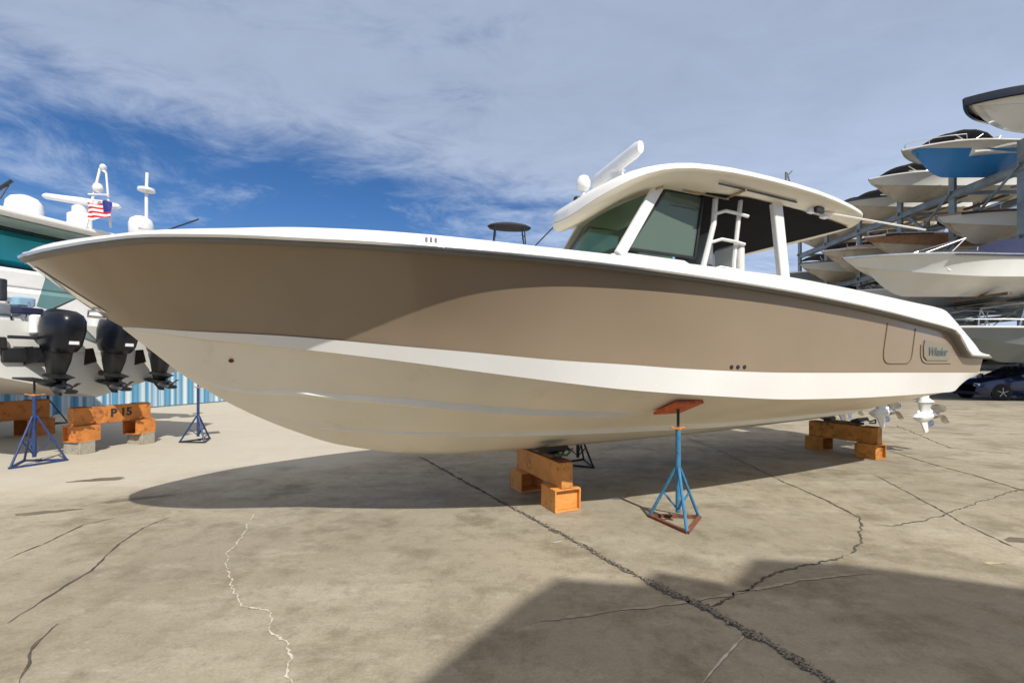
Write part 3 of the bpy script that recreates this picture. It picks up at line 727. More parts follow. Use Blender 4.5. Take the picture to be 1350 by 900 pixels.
# windscreen of a helm pod seen beneath the bow
a = [lpt(*k) for k in ((60,366,6.9),(108,390,7.1),(66,409,6.95),(48,404,6.8))]
sc_ = MB().add(a, [(0,1,2,3)]).build('side_screen', glass('smoked_teal_screen', (.22,.40,.42), .75), lb, flat=True)
MB().tube([a[0], a[1], a[2]], .014, 6).build('screen_frame', M['ink'], sc_)
# cockpit clutter: rod holders, tackle station, folded seats
for (px, py, Y, d, mm) in ((8,385,7.6,(.35,.45,.35),'vinyl'),(38,372,7.9,(.5,.5,.30),'engwhite'),(20,425,7.2,(.3,.6,.35),'vinyl'),(45,420,7.4,(.25,.35,.22),'seatgrey'),(8,408,7.0,(.1,.35,.2),'seatgrey')):
    MB().rbox(lpt(px, py, Y), d, .06).build('cockpit_seat', M[mm], lb)
for k in range(4):
    a = lpt(4+k*14, 440, 7.0); b = lpt(10+k*14-12*(k % 2), 398, 7.05); MB().tube([a, b], .016, 6).build('grab_rail', M['steel'], lb)
for (px, py, Y, d, mm) in ((14,462,6.9,(.04,.45,.20),'ink'),(62,446,6.95,(.05,.9,.05),'ink'),(30,398,7.1,(.2,.25,.16),'hullice'),(2,382,7.0,(.12,.10,.35),'ink'),(52,428,6.9,(.15,.22,.30),'engwhite'),(24,440,6.9,(.5,.9,.05),'engwhite'),(128,428,8.0,(.2,.22,.42),'engwhite'),(36,410,7.0,(.25,.3,.10),'navy'),(10,430,6.85,(.10,.30,.12),'hullice')):
    MB().rbox(lpt(px, py, Y), d, min(d)*.3).build('cockpit_fitting', M[mm], lb)
# white engine bracket shapes on the transom and registration number
MB().box((-.02, .95, LH*.60), (.06, .55, .22)).build('transom_hatch', M['black'], lb, bevel=.02)
MB().box((-.04, 1.35, LH*.75), (.06, .35, .18)).build('vent_grille', M['black'], lb, bevel=.02)
text_mesh('745', .13, lambda x, y, z: Vector((-.02-z, .62-x, .90+y)), M['lettering'], 'registration_number', lb, bold=.003)
MB().lathe([(.03,0),(.05,.005),(.03,.02)], (0,-.05,.42), 12, Matrix.Rotation(R(-90), 3, 'Y')).build('drain_plug', M['rust'], lb)
for y in (.71, -.06, -.84):
    eng = outboard(lb, (-.05, y, .78), M['engine'], M['engleg'], rz=math.pi, tilt=R(8), sc=.88, ls=(1.2,2.1,.66), prop=M['ink'])
    MB().box((-.68, y, .90), (.02,.12,.05)).build('cowl_badge', M['engwhite'], eng)
    MB().lathe([(.02,0),(.035,.01),(.02,.03)], (-.30, y-.16, .16), 10).build('zinc_anode', M['engwhite'], eng)
# engine lettering
# flag
fm, nt, b_ = nt_new('flag_cloth'); N = nt.nodes; L = nt.links
tc = N.new('ShaderNodeTexCoord'); sp = N.new('ShaderNodeSeparateXYZ'); L.new(tc.outputs['Object'], sp.inputs[0])
def mth(op, a, b=None):
    n = N.new('ShaderNodeMath'); n.operation = op
    for i, v in enumerate((a, b)):
        if v is None: continue
        if isinstance(v, (int, float)): n.inputs[i].default_value = v
        else: L.new(v, n.inputs[i])
    return n.outputs[0]
st = mth('LESS_THAN', mth('MODULO', mth('MULTIPLY', mth('ADD', sp.outputs[2], 1), 1/.042), 2), 1)
mx = N.new('ShaderNodeMix'); mx.data_type = 'RGBA'; L.new(st, mx.inputs[0]); mx.inputs[6].default_value = (.8,.78,.76,1); mx.inputs[7].default_value = (.50,.02,.03,1)
cn = mth('MULTIPLY', mth('GREATER_THAN', sp.outputs[0], .25), mth('GREATER_THAN', sp.outputs[2], .13))
mx2 = N.new('ShaderNodeMix'); mx2.data_type = 'RGBA'; L.new(cn, mx2.inputs[0]); L.new(mx.outputs[2], mx2.inputs[6]); mx2.inputs[7].default_value = (.02,.03,.20,1)
L.new(mx2.outputs[2], b_.inputs['Base Color']); b_.inputs['Roughness'].default_value = .8
fw = Vector(((115-675)/580*8.45, 8.45, CAM_H+(480-287)/580*8.45))
rows = [[(.40*i/12, .03*math.sin(i*.9+j*.5), .31*j/6-.04*math.sin(i*.5)) for j in range(7)] for i in range(13)]
fl = MB().grid(rows).build('flag', fm, None, angle=80); fl.location = fw; fl.rotation_euler = (0, 0, R(12))
tag(fl, 'small red white and blue striped flag hung on the radar mast', 'flag')

# supports of the left boat
cfeet = []
def cinder(p, rz, label, d=(.40,.22,.20)):
    t = thing('concrete_block', label, 'concrete block', (p[0], p[1], 0), rz, 'concrete blocks under the orange beam')
    m_ = MB(); w = .035; x, y, z = d
    m_.box((0,-y/2+w/2,z/2), (x,w,z)).box((0,y/2-w/2,z/2), (x,w,z))
    for xx in (-x/2+w/2, 0, x/2-w/2): m_.box((xx,0,z/2), (w if xx else w*1.2, y-2*w, z))
    m_.build('shell', M['cblock'], t, bevel=.005); return t
arz = math.atan2(1.08, .31)
kbl = keel_block('orange steel beam marked P 15 on concrete blocks under the left boat', (-7.2,7.92,.20), arz, sc=1.15, m=M['orange2'], concrete=True, letter='P 15')
u_ = Vector((.31,1.08,0)).normalized()
for sg, lab in ((-1, 'pale concrete block under the near foot of the P 15 beam'), (1, 'pale concrete block under the far foot of the P 15 beam')):
    p = Vector((-7.2,7.92,0))+u_*sg*.48; cinder(p, arz+R(90), lab)
p = Vector((-7.2,7.92,0))+lf*3.3
keel_block('dark orange keel block further forward under the left boat', (p.x, p.y, .0), arz, sc=1.5, m=M['orange2'])
p = Vector((-7.2,7.92,0)) 
jack_stand('blue jack stand in front of the orange beam at the left edge', (-7.22,6.65,0), 1.28, R(10), tube=M['darkblue'], base=M['darkblue'], padm=M['ink'], rad=.36, apex=.72, tilt=R(12), tdir=lrz)
jack_stand('dark blue jack stand standing alone between the left boat and the taupe bow', (-6.1,8.55,0), 1.30, R(60), tube=M['darkblue'], base=M['ink'], padm=M['ink'], rad=.30, apex=.50, tilt=-R(12), tdir=lrz)
jack_stand('far dark blue jack stand near the corrugated fence behind the left boat', (-11.6,11.0,0), 1.15, R(20), tube=M['darkblue'], base=M['darkblue'], padm=M['ink'], rad=.36, apex=.6)

# ------------------------------------------------------------------ corrugated fence along the left
def cor_mat():
    m, nt, b = nt_new('blue_white_corrugated_sheet'); N = nt.nodes; L = nt.links
    tc = N.new('ShaderNodeTexCoord'); sp = N.new('ShaderNodeSeparateXYZ'); L.new(tc.outputs['Object'], sp.inputs[0])
    mul = N.new('ShaderNodeMath'); mul.operation = 'MULTIPLY'; mul.inputs[1].default_value = 5.0; L.new(sp.outputs[0], mul.inputs[0])
    nz = N.new('ShaderNodeTexNoise'); nz.noise_dimensions = '1D'; nz.inputs['Scale'].default_value = 1.0; nz.inputs['Detail'].default_value = 5; L.new(mul.outputs[0], nz.inputs['W'])
    rp = N.new('ShaderNodeValToRGB'); e = rp.color_ramp.elements; e[0].position = .42; e[0].color = (.08,.26,.42,1); e[1].position = .62; e[1].color = (.50,.59,.64,1)
    L.new(nz.outputs['Fac'], rp.inputs[0]); L.new(rp.outputs[0], b.inputs['Base Color']); b.inputs['Roughness'].default_value = .45
    return m
F0, F1 = Vector((-15.5,6.5,0)), Vector((-9.8,22.5,0)); fd = (F1-F0); flen = fd.length
fn = thing('corrugated_fence', 'blue and white corrugated sheet fence behind the boat at left', 'fence', F0, math.atan2(fd.y, fd.x))
rows = []; nx = int(flen/.02)
for i in range(nx+1):
    x = i*.02; y = .018*math.copysign(min(1, abs(math.sin(x*math.pi/.10))*1.6), math.sin(x*math.pi/.10))
    rows.append([(x, y, .04), (x, y, 2.1)])
MB().grid(rows).build('corrugated_sheet', cor_mat(), fn, angle=70)
for k in range(8): MB().box((.3+k*2.35, .06, 1.05), (.07,.07,2.1)).build('post', M['cblock'], fn)
MB().box((flen/2, .045, 2.1), (flen, .06, .06)).build('top_rail', M['alu'], fn)
tw = MB().box((0,0,.14), (3.6,.3,.28)).build('dark_box_and_shade', M['wood'], None, bevel=.01)  # one dark box drawn for a black box together with its shadow
tw.location = (-8.6,15.0,0); tw.rotation_euler = (0,0,R(-62)); tag(tw, 'low dark box drawn for a black box and its shadow past the taupe bow', 'timber')

# ------------------------------------------------------------------ boat beyond the main boat (only its black top shows)
bb = thing('fishing_boat', 'distant boat behind the taupe boat showing only its black T-top and outrigger', 'boat', (-.08,13,1.55), R(100))
boat_shell(bb, 7.5, 2.5, 1.4, M['hullwhite'], M['hullwhite'], M['white'])
console(bb, 0, 1.4)
m_ = MB(); 
m_.lathe([(.30,-.10),(.60,-.085),(.66,-.02),(.55,.04),(.25,.09),(.02,.10)], (0,0,4.02), 24, sc=(.42,1,1)); m_.build('t_top', M['canvas'], bb)
m_ = MB()
for sx in (-.16,.18):
    for sy in (-.42,.42): m_.tube([(sx, sy, 3.95), (sx*.7, sy*1.1, 3.55), (sx*.9, sy, 1.6)], .022, 6)
m_.tube([(-.16,-.42,3.72),(.18,-.42,3.72)], .018, 6).tube([(-.16,.42,3.72),(.18,.42,3.72)], .018, 6); m_.build('top_frame', M['ink'], bb)
MB().tube([(.3,-.5,3.2), (-.2,-2.2,4.95)], .02, 6).build('outrigger_pole', M['ink'], bb)
for k, (x, l) in enumerate(((2.0,'timber crib under the bow of the hidden boat'), (-2.2,'timber crib under the stern of the hidden boat'))):
    c, s = math.cos(R(100)), math.sin(R(100))
    t = thing('timber_crib', l, 'timber crib', (-.08+c*x, 13+s*x, 0), R(100), 'timber cribs')
    for j in range(5):
        m_ = MB()
        for q in (-.35, .35):
            m_.box((q if j % 2 else 0, 0 if j % 2 else q, .15+j*.3), (.2 if j % 2 else 1.0, 1.0 if j % 2 else .2, .3))
        m_.build('timber_layer', M['wood'], t, bevel=.01)

# ------------------------------------------------------------------ boat rack on the right
RX, RY0, BAY = 21.9, 15.85, 3.15
LEV = [1.55, 4.15, 7.1, 10.2]
rk = thing('boat_rack', 'tall blue-grey steel drystack rack holding boats on four levels at right', 'boat rack', (RX, RY0, 0), R(-2.5))
for ix, x in enumerate((0, 4.2)):
    for k in range(7):
        MB().box((x, k*BAY, 5.6), (.10,.26,11.2)).box((x-.06, k*BAY, 5.6), (.02,.30,11.2)).box((x+.06, k*BAY, 5.6), (.02,.30,11.2)).build('column', M['rackblue'], rk)
    for z in LEV:
        MB().box((x, 3*BAY, z-.20), (.16, 6*BAY+.2, .30)).box((x, 3*BAY, z-.05), (.26, 6*BAY+.2, .02)).box((x, 3*BAY, z-.36), (.26, 6*BAY+.2, .02)).build('beam', M['rackblue'], rk)
for k in range(0, 7):
    for z in LEV:
        MB().box((2.1, k*BAY, z-.10), (4.6,.10,.18)).build('cantilever_arm', M['rackblue'], rk)
for k in range(0, 6, 1):
    z0, z1 = ((4.15,7.1) if k % 2 else (7.1,10.2)); MB().bar((0.12, k*BAY, z0), (0.12, (k+1)*BAY, z1), .10, .10).build('brace', M['rackblue'], rk)
for k in (1,2):
    MB().bar((-.12, k*BAY, 10.1), (-.12, (k+1.2)*BAY, 7.0), .08, .08).build('brace', M['rackblue'], rk)

# (bay, level, bow x, length, bottom, side, rail, extras, label)
W = 'hullwhite'
specs = [
 (0,3,17.95,8.5,'hullwhite','hullwhite','hullblack','none','white boat with thick black gunwale on the top level, nearest and highest of the rack'),
 (1,3,18.25,8.0,'hullblue','hullwhite','white','bimini','boat with bright blue bottom and white sides on the top rack level with black bimini'),
 (2,3,19.3,7.5,'hullbeige','hullwhite','white','bimini','white boat with black folded canvas on the top level just behind the bright blue boat'),
 (3,3,20.4,7.5,'hullbeige','hullwhite','hullblack','bimini','white boat with black rail and tan bottom on the top level, fourth from the front'),
 (4,3,20.7,7.0,'hullbeige','tan','white','ttop','tan sided boat at the far end of the top rack level'),
 (5,3,21.0,7.0,'hullbeige','hullbeige','white','cover','beige boat under cover at the farthest bay of the top level'),
 (0,2,21.2,7.5,'hullwhite','hullwhite','white','bimini','white boat set deep in the nearest bay of the third rack level'),
 (1,2,19.9,7.5,'hullbeige','hullwhite','hullbrown','wind','white brown-railed boat with windshield on the third rack level below the bright blue boat'),
 (2,2,19.0,7.8,'hullbeige','hullbrown','white','wind','brown striped boat on the third rack level with tan bottom'),
 (3,2,18.9,7.5,'hullbeige','hullbeige','white','cover','beige covered boat on the third rack level beside the brown striped boat'),
 (4,2,19.6,7.5,'hullbeige','hullwhite','hullblack','ttop','white center console with T-top far along the third rack level'),
 (5,2,20.2,7.2,'hullbeige','hullgrey','white','ttop','grey sided boat at the far end of the third rack level'),
 (0,1,13.1,10.2,'hullwhite','hullwhite','alu','navy','long white boat with navy cover jutting far out of the second rack level'),
 (1,1,17.6,7.8,'hullgrey','hullblack','white','wind','black hulled runabout with windshield on the second level behind the long white boat'),
 (2,1,18.2,7.5,'hullbeige','hullwhite','white','bimini','white boat with black bimini on the second level beyond the black runabout'),
 (3,1,18.6,7.5,'hullgrey','hullice','white','cover','pale blue boat with mooring cover on the second rack level'),
 (4,1,19.2,7.5,'hullbeige','hullwhite','hullblack','ttop','white T-top boat with black rail far along the second rack level'),
 (5,1,19.6,7.5,'hullgrey','hullblack','alu','cover','black boat under cover in the farthest bay of the second level'),
 (0,0,17.0,9.0,'hullgrey','hullgrey','white','ttop','grey hulled fishing boat with aluminium T-top on the lowest rack level'),
 (1,0,17.6,8.0,'hullblack','hullblack','white','ttop','black hulled fishing boat on the lowest rack level behind the grey one'),
 (2,0,17.5,8.0,'hullgrey','hullwhite','white','wind','white runabout with windshield on the lowest rack level'),
 (3,0,17.8,8.0,'hullgrey','hullred','white','cover','dark red covered boat on the lowest rack level'),
 (4,0,18.2,7.5,'hullgrey','hullwhite','alu','ttop','white fishing boat with T-top near the far end of the lowest level'),
 (5,0,18.8,7.5,'hullgrey','hullgrey','alu','cover','grey covered boat in the farthest bay of the lowest level'),
]
for bay, lev, bx, L_, bo, si, ra, ex, lab in specs:
    Y = RY0+BAY*(bay+.5); z = LEV[lev]+.02
    B_ = 2.55 if bay or lev != 1 else 2.8; H_ = random.uniform(1.02,1.16) if not (bay == 0 and lev == 1) else 1.30
    if lev == 0: H_ = 1.2
    z += .55 if (bay == 0 and lev == 3) else 0
    t = thing('racked_boat', lab, 'boat', (bx+L_/2, Y, z), math.pi+R(random.uniform(-1.5, 1.5)), 'boats stored on the drystack rack')
    boat_shell(t, L_, B_, H_, M[bo], M[si], M['white'], M[ra], splitz=(.74 if bo == 'hullblue' else random.uniform(.34,.46)), blunt=2.7, kr=random.uniform(.19,.26))
    for xb in (-.1, -2.2):
        MB().box((xb-.2, 0, -.03), (.20, 2.2, .10)).box((xb-.2, 0, -.30), (.16, 1.8, .44 if (bay == 0 and lev == 3) else .02)).build('bunk', M['wood'] if (bay+lev) % 2 else M['rackblue'], t)
    if ra == 'hullblack' and lev == 3 and bay == 0:
        rows = []
        for i in range(27):
            tt = (i/26)**1.3; x = L_*(.5-tt); w = B_/2*(1-max(0, 1-tt/.42)**2.7); s_ = H_*(1+.16*(1-tt)**2.5)
            rows.append([(x, max(w+a, 0), s_+zz) for a, zz in ((-.10,-.26),(.02,-.24),(.045,.0),(.03,.06))])
        MB().grid(rows).grid(mirror(rows)).build('gunwale_guard', M['hullblack'], t, angle=50)
    if (bay+lev) % 2 == 0 and ra != 'hullblack':
        m_ = MB(); pr_ = []
        for k in range(9):
            a = -1+k/4; tt = .02+.22*abs(a)**1.6; w_ = B_/2*(1-max(0, 1-tt/.42)**2.7)-.06; pr_.append((L_*(.5-tt), math.copysign(max(w_,0), a) if a else 0, H_*(1+.16*(1-tt)**2.5)+.30))
        m_.tube(pr_, .016, 6)
        for q in pr_[::2]: m_.tube([q, (q[0]-.04, q[1]*.98, q[2]-.28)], .012, 5)
        m_.build('bow_rail', M['alu'], t)
    rg = random.Random(bay*7+lev)
    for k in range(rg.randint(1, 3)):
        x0 = rg.uniform(-1.2, 1.6); y0 = rg.uniform(-.8, .8); h_ = rg.uniform(.5, 1.3)
        MB().tube([(x0, y0, H_*.8), (x0-h_*.25, y0, H_+h_)], .013, 5).build('antenna', M['engwhite'], t)
    m_ = MB()
    for k in range(3): m_.rbox((L_*.5-1.3-k*1.5, 0, H_*1.05), (.35,.45,.08), .05)
    m_.build('deck_hatch', M['windowdark'], t)
    if ex == 'bimini':
        canvas_top(t, .6, 2.7, 1.6, H_+.55, M['canvas'], True, .14, None, 'bimini_top', H_+.05); windshield(t, 1.2, 1.9, H_+.06, .35); console(t, 0, H_)
    elif ex == 'wind':
        windshield(t, L_*.16, 2.0, H_+.06, .42); mooring_cover(t, L_, B_, H_, M['canvas'], .42, .18, .15)
    elif ex == 'cover': mooring_cover(t, L_, B_, H_, M[random.choice(['canvas','tan','seatgrey'])], .38, -.48, .5)
    elif ex == 'navy':
        mooring_cover(t, L_, B_, H_, M['canvas'], .20, -.02, .42)
        mooring_cover(t, L_, B_, H_, M['navy'], .03, -.48, .95)
        MB().tube([(1.9,-1.0,H_+.1),(1.2,-.95,H_+.75),(1.2,.95,H_+.75),(1.9,1.0,H_+.1)], .025, 6).tube([(3.0,-1.0,H_+.1),(1.2,-.95,H_+.75)], .02, 6).tube([(3.0,1.0,H_+.1),(1.2,.95,H_+.75)], .02, 6).build('arch_frame', M['alu'], t)
    elif ex == 'ttop':
        console(t, .2, H_)
        if lev: canvas_top(t, -.5, 1.5, 1.7, H_+1.3, M['canvas'], True, .08, None, 't_top', H_*.7)
        else:
            m_ = MB()
            for sg in (-1, 1):
                m_.tube([(2.4,sg*.7,H_*.7),(2.1,sg*.8,H_+1.0),(1.2,sg*.8,H_+1.15),(-.3,sg*.8,H_+1.1)], .03, 6).tube([(.4,sg*.7,H_*.7),(.2,sg*.8,H_+1.1)], .03, 6).tube([(2.3,sg*.75,H_*.9),(.4,sg*.8,H_+1.1)], .02, 6).tube([(1.4,sg*.75,H_*.7),(2.1,sg*.8,H_+1.0)], .02, 6)
            for x in (2.1, 1.5, .9, .3): m_.tube([(x,-.8,H_+1.05),(x,.8,H_+1.05)], .02, 6)
            m_.build('t_top_frame', M['alu'], t)
            MB().rbox((.6,0,H_+1.14), (2.0,1.5,.05), .1).build('t_top', M['seatgrey'], t)

# bow rails
# ------------------------------------------------------------------ parked car under the rack
def car(label, loc, rz):
    t = thing('parked_car', label, 'car', loc, rz)
    W2 = .86
    def row(x, zb, zs, zt_, wt, ws=W2):
        return [(x, 0, zb), (x, ws*.92, zb), (x, ws, zb+.18), (x, ws, zs-.12), (x, ws*.96, zs), (x, wt, zt_), (x, 0, zt_+.02)]
    st = [(2.15,.35,.62,.63,.60,.70),(2.05,.22,.70,.72,.66,.80),(1.75,.20,.80,.84,.72,.86),(1.1,.20,.90,.94,.74,.86),(.75,.20,.93,.99,.74,.86),(.05,.20,.95,1.40,.62,.86),(-.6,.20,.96,1.46,.62,.86),(-1.3,.20,.97,1.42,.62,.86),(-1.85,.20,.97,1.15,.66,.84),(-2.05,.25,.90,.98,.66,.80),(-2.12,.38,.8,.82,.6,.72)]
    rows = [row(x, zb, zs, zt_, wt, ws) for x, zb, zs, zt_, wt, ws in st]
    m_ = MB().grid(rows).grid(mirror(rows)); body = m_.build('body', M['carpaint'], t, angle=35)
    for sg in (-1, 1):
        MB().add([(.62,sg*.835,.985),(-.0,sg*.66,1.36),(-.62,sg*.655,1.41),(-.66,sg*.845,.99)], [(0,1,2,3)]).build('side_window', M['windowdark'], t, flat=True)
        MB().add([(-.72,sg*.845,.99),(-.68,sg*.655,1.41),(-1.25,sg*.66,1.38),(-1.6,sg*.83,1.0)], [(0,1,2,3)]).build('side_window', M['windowdark'], t, flat=True)
        MB().rbox((2.02,sg*.62,.64), (.16,.30,.12), .04).build('headlight', M['engwhite'], t)
        MB().rbox((.62,sg*.98,1.02), (.12,.16,.12), .03).build('mirror', M['carpaint'], t)
        for x in (1.33,-1.30):
            rot = Matrix.Rotation(R(90), 3, 'X')
            w = MB().lathe([(.21,-.10),(.30,-.10),(.325,-.07),(.325,.07),(.30,.10),(.21,.10)], (x,sg*.80,.325), 28, rot).build('wheel', M['tyre'], t)
            rm = MB().lathe([(.205,-.09),(.215,-.095),(.20,-.04),(.20,.04),(.215,.095),(.205,.09)], (x,sg*.80,.325), 24, rot)
            for k in range(5):
                a = 2*math.pi*k/5+.3; rm.bar((x, sg*.885, .325), (x+.2*math.cos(a), sg*.885, .325+.2*math.sin(a)), .02, .055, up=(0,1,0))
            rm.build('rim', M['rim'], w)
            MB().lathe([(.37,-.03),(.37,.03)], (x,sg*.835,.335), 24, rot).build('wheel_arch', M['black'], t)
    MB().add([(.80,-.70,1.0),(.07,-.58,1.40),(.07,.58,1.40),(.80,.70,1.0)], [(0,1,2,3)]).build('windscreen', M['windowdark'], t, flat=True)
    return t
car('dark blue parked hatchback with silver wheels under the boat rack', (21.75,18.9,0), R(172))

# ------------------------------------------------------------------ far building
fb = thing('far_building', 'small tan building with white end wall far beyond the stern', 'building', (37,62,0), 0)
MB().box((-1.5,3,6.9), (6.5,8,13.8)).build('wall', M['farwall'], fb)
MB().box((2.4,3,7.0), (1.3,8.2,14.2)).build('end_wall', M['farwhite'], fb)
MB().box((-1.5,3,13.9), (6.8,8.3,.25)).build('roof', M['farwall'], fb)
for x in (-3.5,-1.5,.5):
    for z in (3,6.5,10.5): MB().box((x,-1.02,z), (1.1,.06,1.4)).build('window', M['windowdark'], fb)

# ------------------------------------------------------------------ unseen stand-in behind the photographer, outline shaped to cast the foreground shadow
sh = thing('shadow_caster', 'added grey shed shape behind the photographer, unseen, roofline cut for the foreground shadow', 'shed', (0,-3.8,0), 0)
prof = [(1.2,0),(1.2,5.9),(2.3,6.97),(3.17,7.85),(3.55,8.18),(4.07,8.08),(4.33,8.31),(4.69,8.08),(5.23,8.56),(5.83,8.46),(6.6,8.02),(14,8.0),(14,0)]
n = len(prof)
MB().add([(a,0,b) for a, b in prof]+[(a,-6,b) for a, b in prof], [tuple(range(n)), tuple(reversed(range(n, 2*n)))]+[(i, i+n, (i+1) % n+n, (i+1) % n) for i in range(n)]).build('wall', M['shed'], sh, flat=True)
MB().box((7.6,.03,2.2), (4.5,.08,4.4)).build('roller_door', M['farwhite'], sh)

# ------------------------------------------------------------------ ground
def concrete():
    m, nt, b = nt_new('yard_concrete'); N = nt.nodes; L = nt.links
    g = N.new('ShaderNodeNewGeometry')
    def noise(sc, det=8, ro=.6, stretch=None, rot=0):
        n = N.new('ShaderNodeTexNoise'); n.inputs['Scale'].default_value = sc; n.inputs['Detail'].default_value = det; n.inputs['Roughness'].default_value = ro
        mp = N.new('ShaderNodeMapping'); L.new(g.outputs['Position'], mp.inputs[0])
        if stretch: mp.inputs['Scale'].default_value = stretch
        mp.inputs['Rotation'].default_value = (0,0,rot)
        L.new(mp.outputs[0], n.inputs['Vector']); return n.outputs['Fac']
    def rng(x, a, b_, c, d):
        r = N.new('ShaderNodeMapRange'); L.new(x, r.inputs[0]); r.interpolation_type = 'SMOOTHSTEP'
        for i, v in enumerate((a, b_, c, d)): r.inputs[i+1].default_value = v
        return r.outputs[0]
    def mix(f, A, B, mode='MIX'):
        x = N.new('ShaderNodeMix'); x.data_type = 'RGBA'; x.blend_type = mode
        if isinstance(f, float): x.inputs[0].default_value = f
        else: L.new(f, x.inputs[0])
        for i, v in ((6, A), (7, B)):
            if isinstance(v, tuple): x.inputs[i].default_value = (*v, 1)
            else: L.new(v, x.inputs[i])
        return x.outputs[2]
    c = mix(rng(noise(.45,6,.55), .35,.65,0,1), (.300,.265,.200), (.362,.320,.242))
    c = mix(rng(noise(1.6,10,.7), .46,.66,0,.85), c, (.20,.17,.115))
    c = mix(rng(noise(.9,10,.75,(.6,1.5,1),.25), .48,.66,0,.75), c, (.42,.385,.305))
    c = mix(rng(noise(7,10,.75), .48,.72,0,.55), c, (.17,.148,.105))
    c = mix(rng(noise(1.1,12,.8,(1,1,1),.8), .53,.60,0,.35), c, (.19,.165,.12))
    c = mix(rng(noise(5,12,.8,(.6,1.3,1),.35), .54,.66,0,.45), c, (.45,.42,.34))
    c = mix(rng(noise(2.6,12,.75,(.7,1.3,1),-.5), .56,.72,0,.45), c, (.46,.43,.35))
    # paler dusty slab toward the fence
    sp = N.new('ShaderNodeSeparateXYZ'); L.new(g.outputs['Position'], sp.inputs[0])
    ad = N.new('ShaderNodeMath'); ad.operation = 'MULTIPLY_ADD'; L.new(sp.outputs[0], ad.inputs[0]); ad.inputs[1].default_value = -.55; L.new(sp.outputs[1], ad.inputs[2])
    wob = N.new('ShaderNodeMath'); wob.operation = 'MULTIPLY_ADD'; L.new(noise(.9,8,.65), wob.inputs[0]); wob.inputs[1].default_value = 3.0; L.new(ad.outputs[0], wob.inputs[2])
    lim = N.new('ShaderNodeMath'); lim.operation = 'MULTIPLY'; L.new(rng(wob.outputs[0], 8.6,10.2,0,.8), lim.inputs[0]); L.new(rng(sp.outputs[0], -1.0,-3.0,0,1), lim.inputs[1])
    c = mix(lim.outputs[0], c, (.50,.465,.385))
    # fine speckle
    vo = N.new('ShaderNodeTexVoronoi'); vo.inputs['Scale'].default_value = 90; L.new(g.outputs['Position'], vo.inputs['Vector'])
    sc_ = N.new('ShaderNodeMix'); sc_.data_type = 'RGBA'; sc_.blend_type = 'MULTIPLY'
    L.new(rng(noise(60,4,.7), .35,.7,.0,.35), sc_.inputs[0]); L.new(c, sc_.inputs[6]); sc_.inputs[7].default_value = (.55,.5,.45,1)
    c = sc_.outputs[2]
    L.new(c, b.inputs['Base Color'])
    L.new(rng(noise(3,6,.6), .3,.7,.62,.9), b.inputs['Roughness'])
    b.inputs['Specular IOR Level'].default_value = .3
    bu = N.new('ShaderNodeBump'); bu.inputs['Strength'].default_value = .35; bu.inputs['Distance'].default_value = .01
    h = N.new('ShaderNodeMath'); h.operation = 'ADD'; L.new(noise(45,6,.7), h.inputs[0]); L.new(noise(6,6,.6), h.inputs[1])
    L.new(h.outputs[0], bu.inputs['Height']); L.new(bu.outputs[0], b.inputs['Normal'])
    return m
gr = MB().grid([[(x, y, 0) for y in (-300,-20,0,20,60,1200)] for x in (-900,-20,0,20,900)]).build('ground', concrete(), None, flat=True)
tag(gr, kind='structure')
def gpt(px, py):
    Y = 580*CAM_H/(py-480); return ((px-675)/580*Y, Y)
crackm = mat('crack_dark', (.085,.072,.055), .95, var=.5, scale=9)
sealm = mat('crack_pale_sealant', (.54,.50,.42), .8, var=.15, scale=20)
jointm = mat('joint_rubble', (.115,.10,.08), .95, var=.6, scale=60, bump=1, bscale=90, dirt=(.24,.21,.16), dirtamt=.5)
grd = random.Random(3)
def crack(path, w, m, jag=.02, name='ground_crack', z=.004, step=.04, wvar=.7):
    pts = [Vector((*p, z)) for p in path]; P = []
    for a, b in zip(pts[:-1], pts[1:]):
        n = max(2, int((b-a).length/step))
        for k in range(n): P.append(a+(b-a)*k/n)
    P.append(pts[-1]); L_ = []; R_ = []; off = 0
    for i, p in enumerate(P):
        d = (P[min(i+1, len(P)-1)]-P[max(i-1, 0)]); d.z = 0; d.normalize(); nn = Vector((-d.y, d.x, 0))
        off = off*.8+grd.uniform(-jag, jag); ww = w*(1+grd.uniform(-wvar, wvar))*min(1, .15+i/5, .15+(len(P)-1-i)/5)
        c = p+nn*off; L_.append(c+nn*ww/2); R_.append(c-nn*ww/2)
    o = MB().grid([L_, R_]).build(name, m, None, flat=True); tag(o, kind='structure'); return o
G = lambda *q: [gpt(a, b) for a, b in q]
crack(G((552,601),(600,628),(650,655)), .035, crackm, .006)
crack(G((650,655),(700,684),(745,708),(790,733),(850,765)), .028, jointm, .014, wvar=.9)
crack(G((845,762),(880,780),(930,802),(985,833),(1040,866),(1100,903)), .034, jointm, .016, wvar=.9, step=.02)
crack(G((648,654),(745,707),(850,764),(930,801),(985,832),(1040,864),(1100,902)), .010, crackm, .012, z=.008, step=.015)
crack(G((935,803),(975,780),(1020,757),(1075,742),(1115,732)), .014, crackm, .012, step=.02)
crack(G((1115,732),(1135,715),(1138,690),(1130,678)), .014, crackm, .014)
crack(G((1132,682),(1090,660),(1040,638),(985,612),(945,592),(900,575)), .018, crackm, .01)
crack(G((1140,690),(1180,695),(1240,680),(1350,642)), .010, crackm, .015)
crack(G((1150,625),(1200,650),(1270,690),(1350,728)), .012, crackm, .008)
crack(G((1160,590),(1230,612),(1290,628),(1360,650)), .022, crackm, .004)
crack(G((1180,560),(1250,590),(1350,600)), .016, crackm, .02)
crack(G((225,681),(190,695),(150,723),(120,752),(60,790),(10,822)), .011, crackm, .006)
crack(G((165,680),(110,692),(60,715),(0,740)), .010, crackm, .008)
crack(G((76,822),(45,852),(30,900)), .013, crackm, .01)
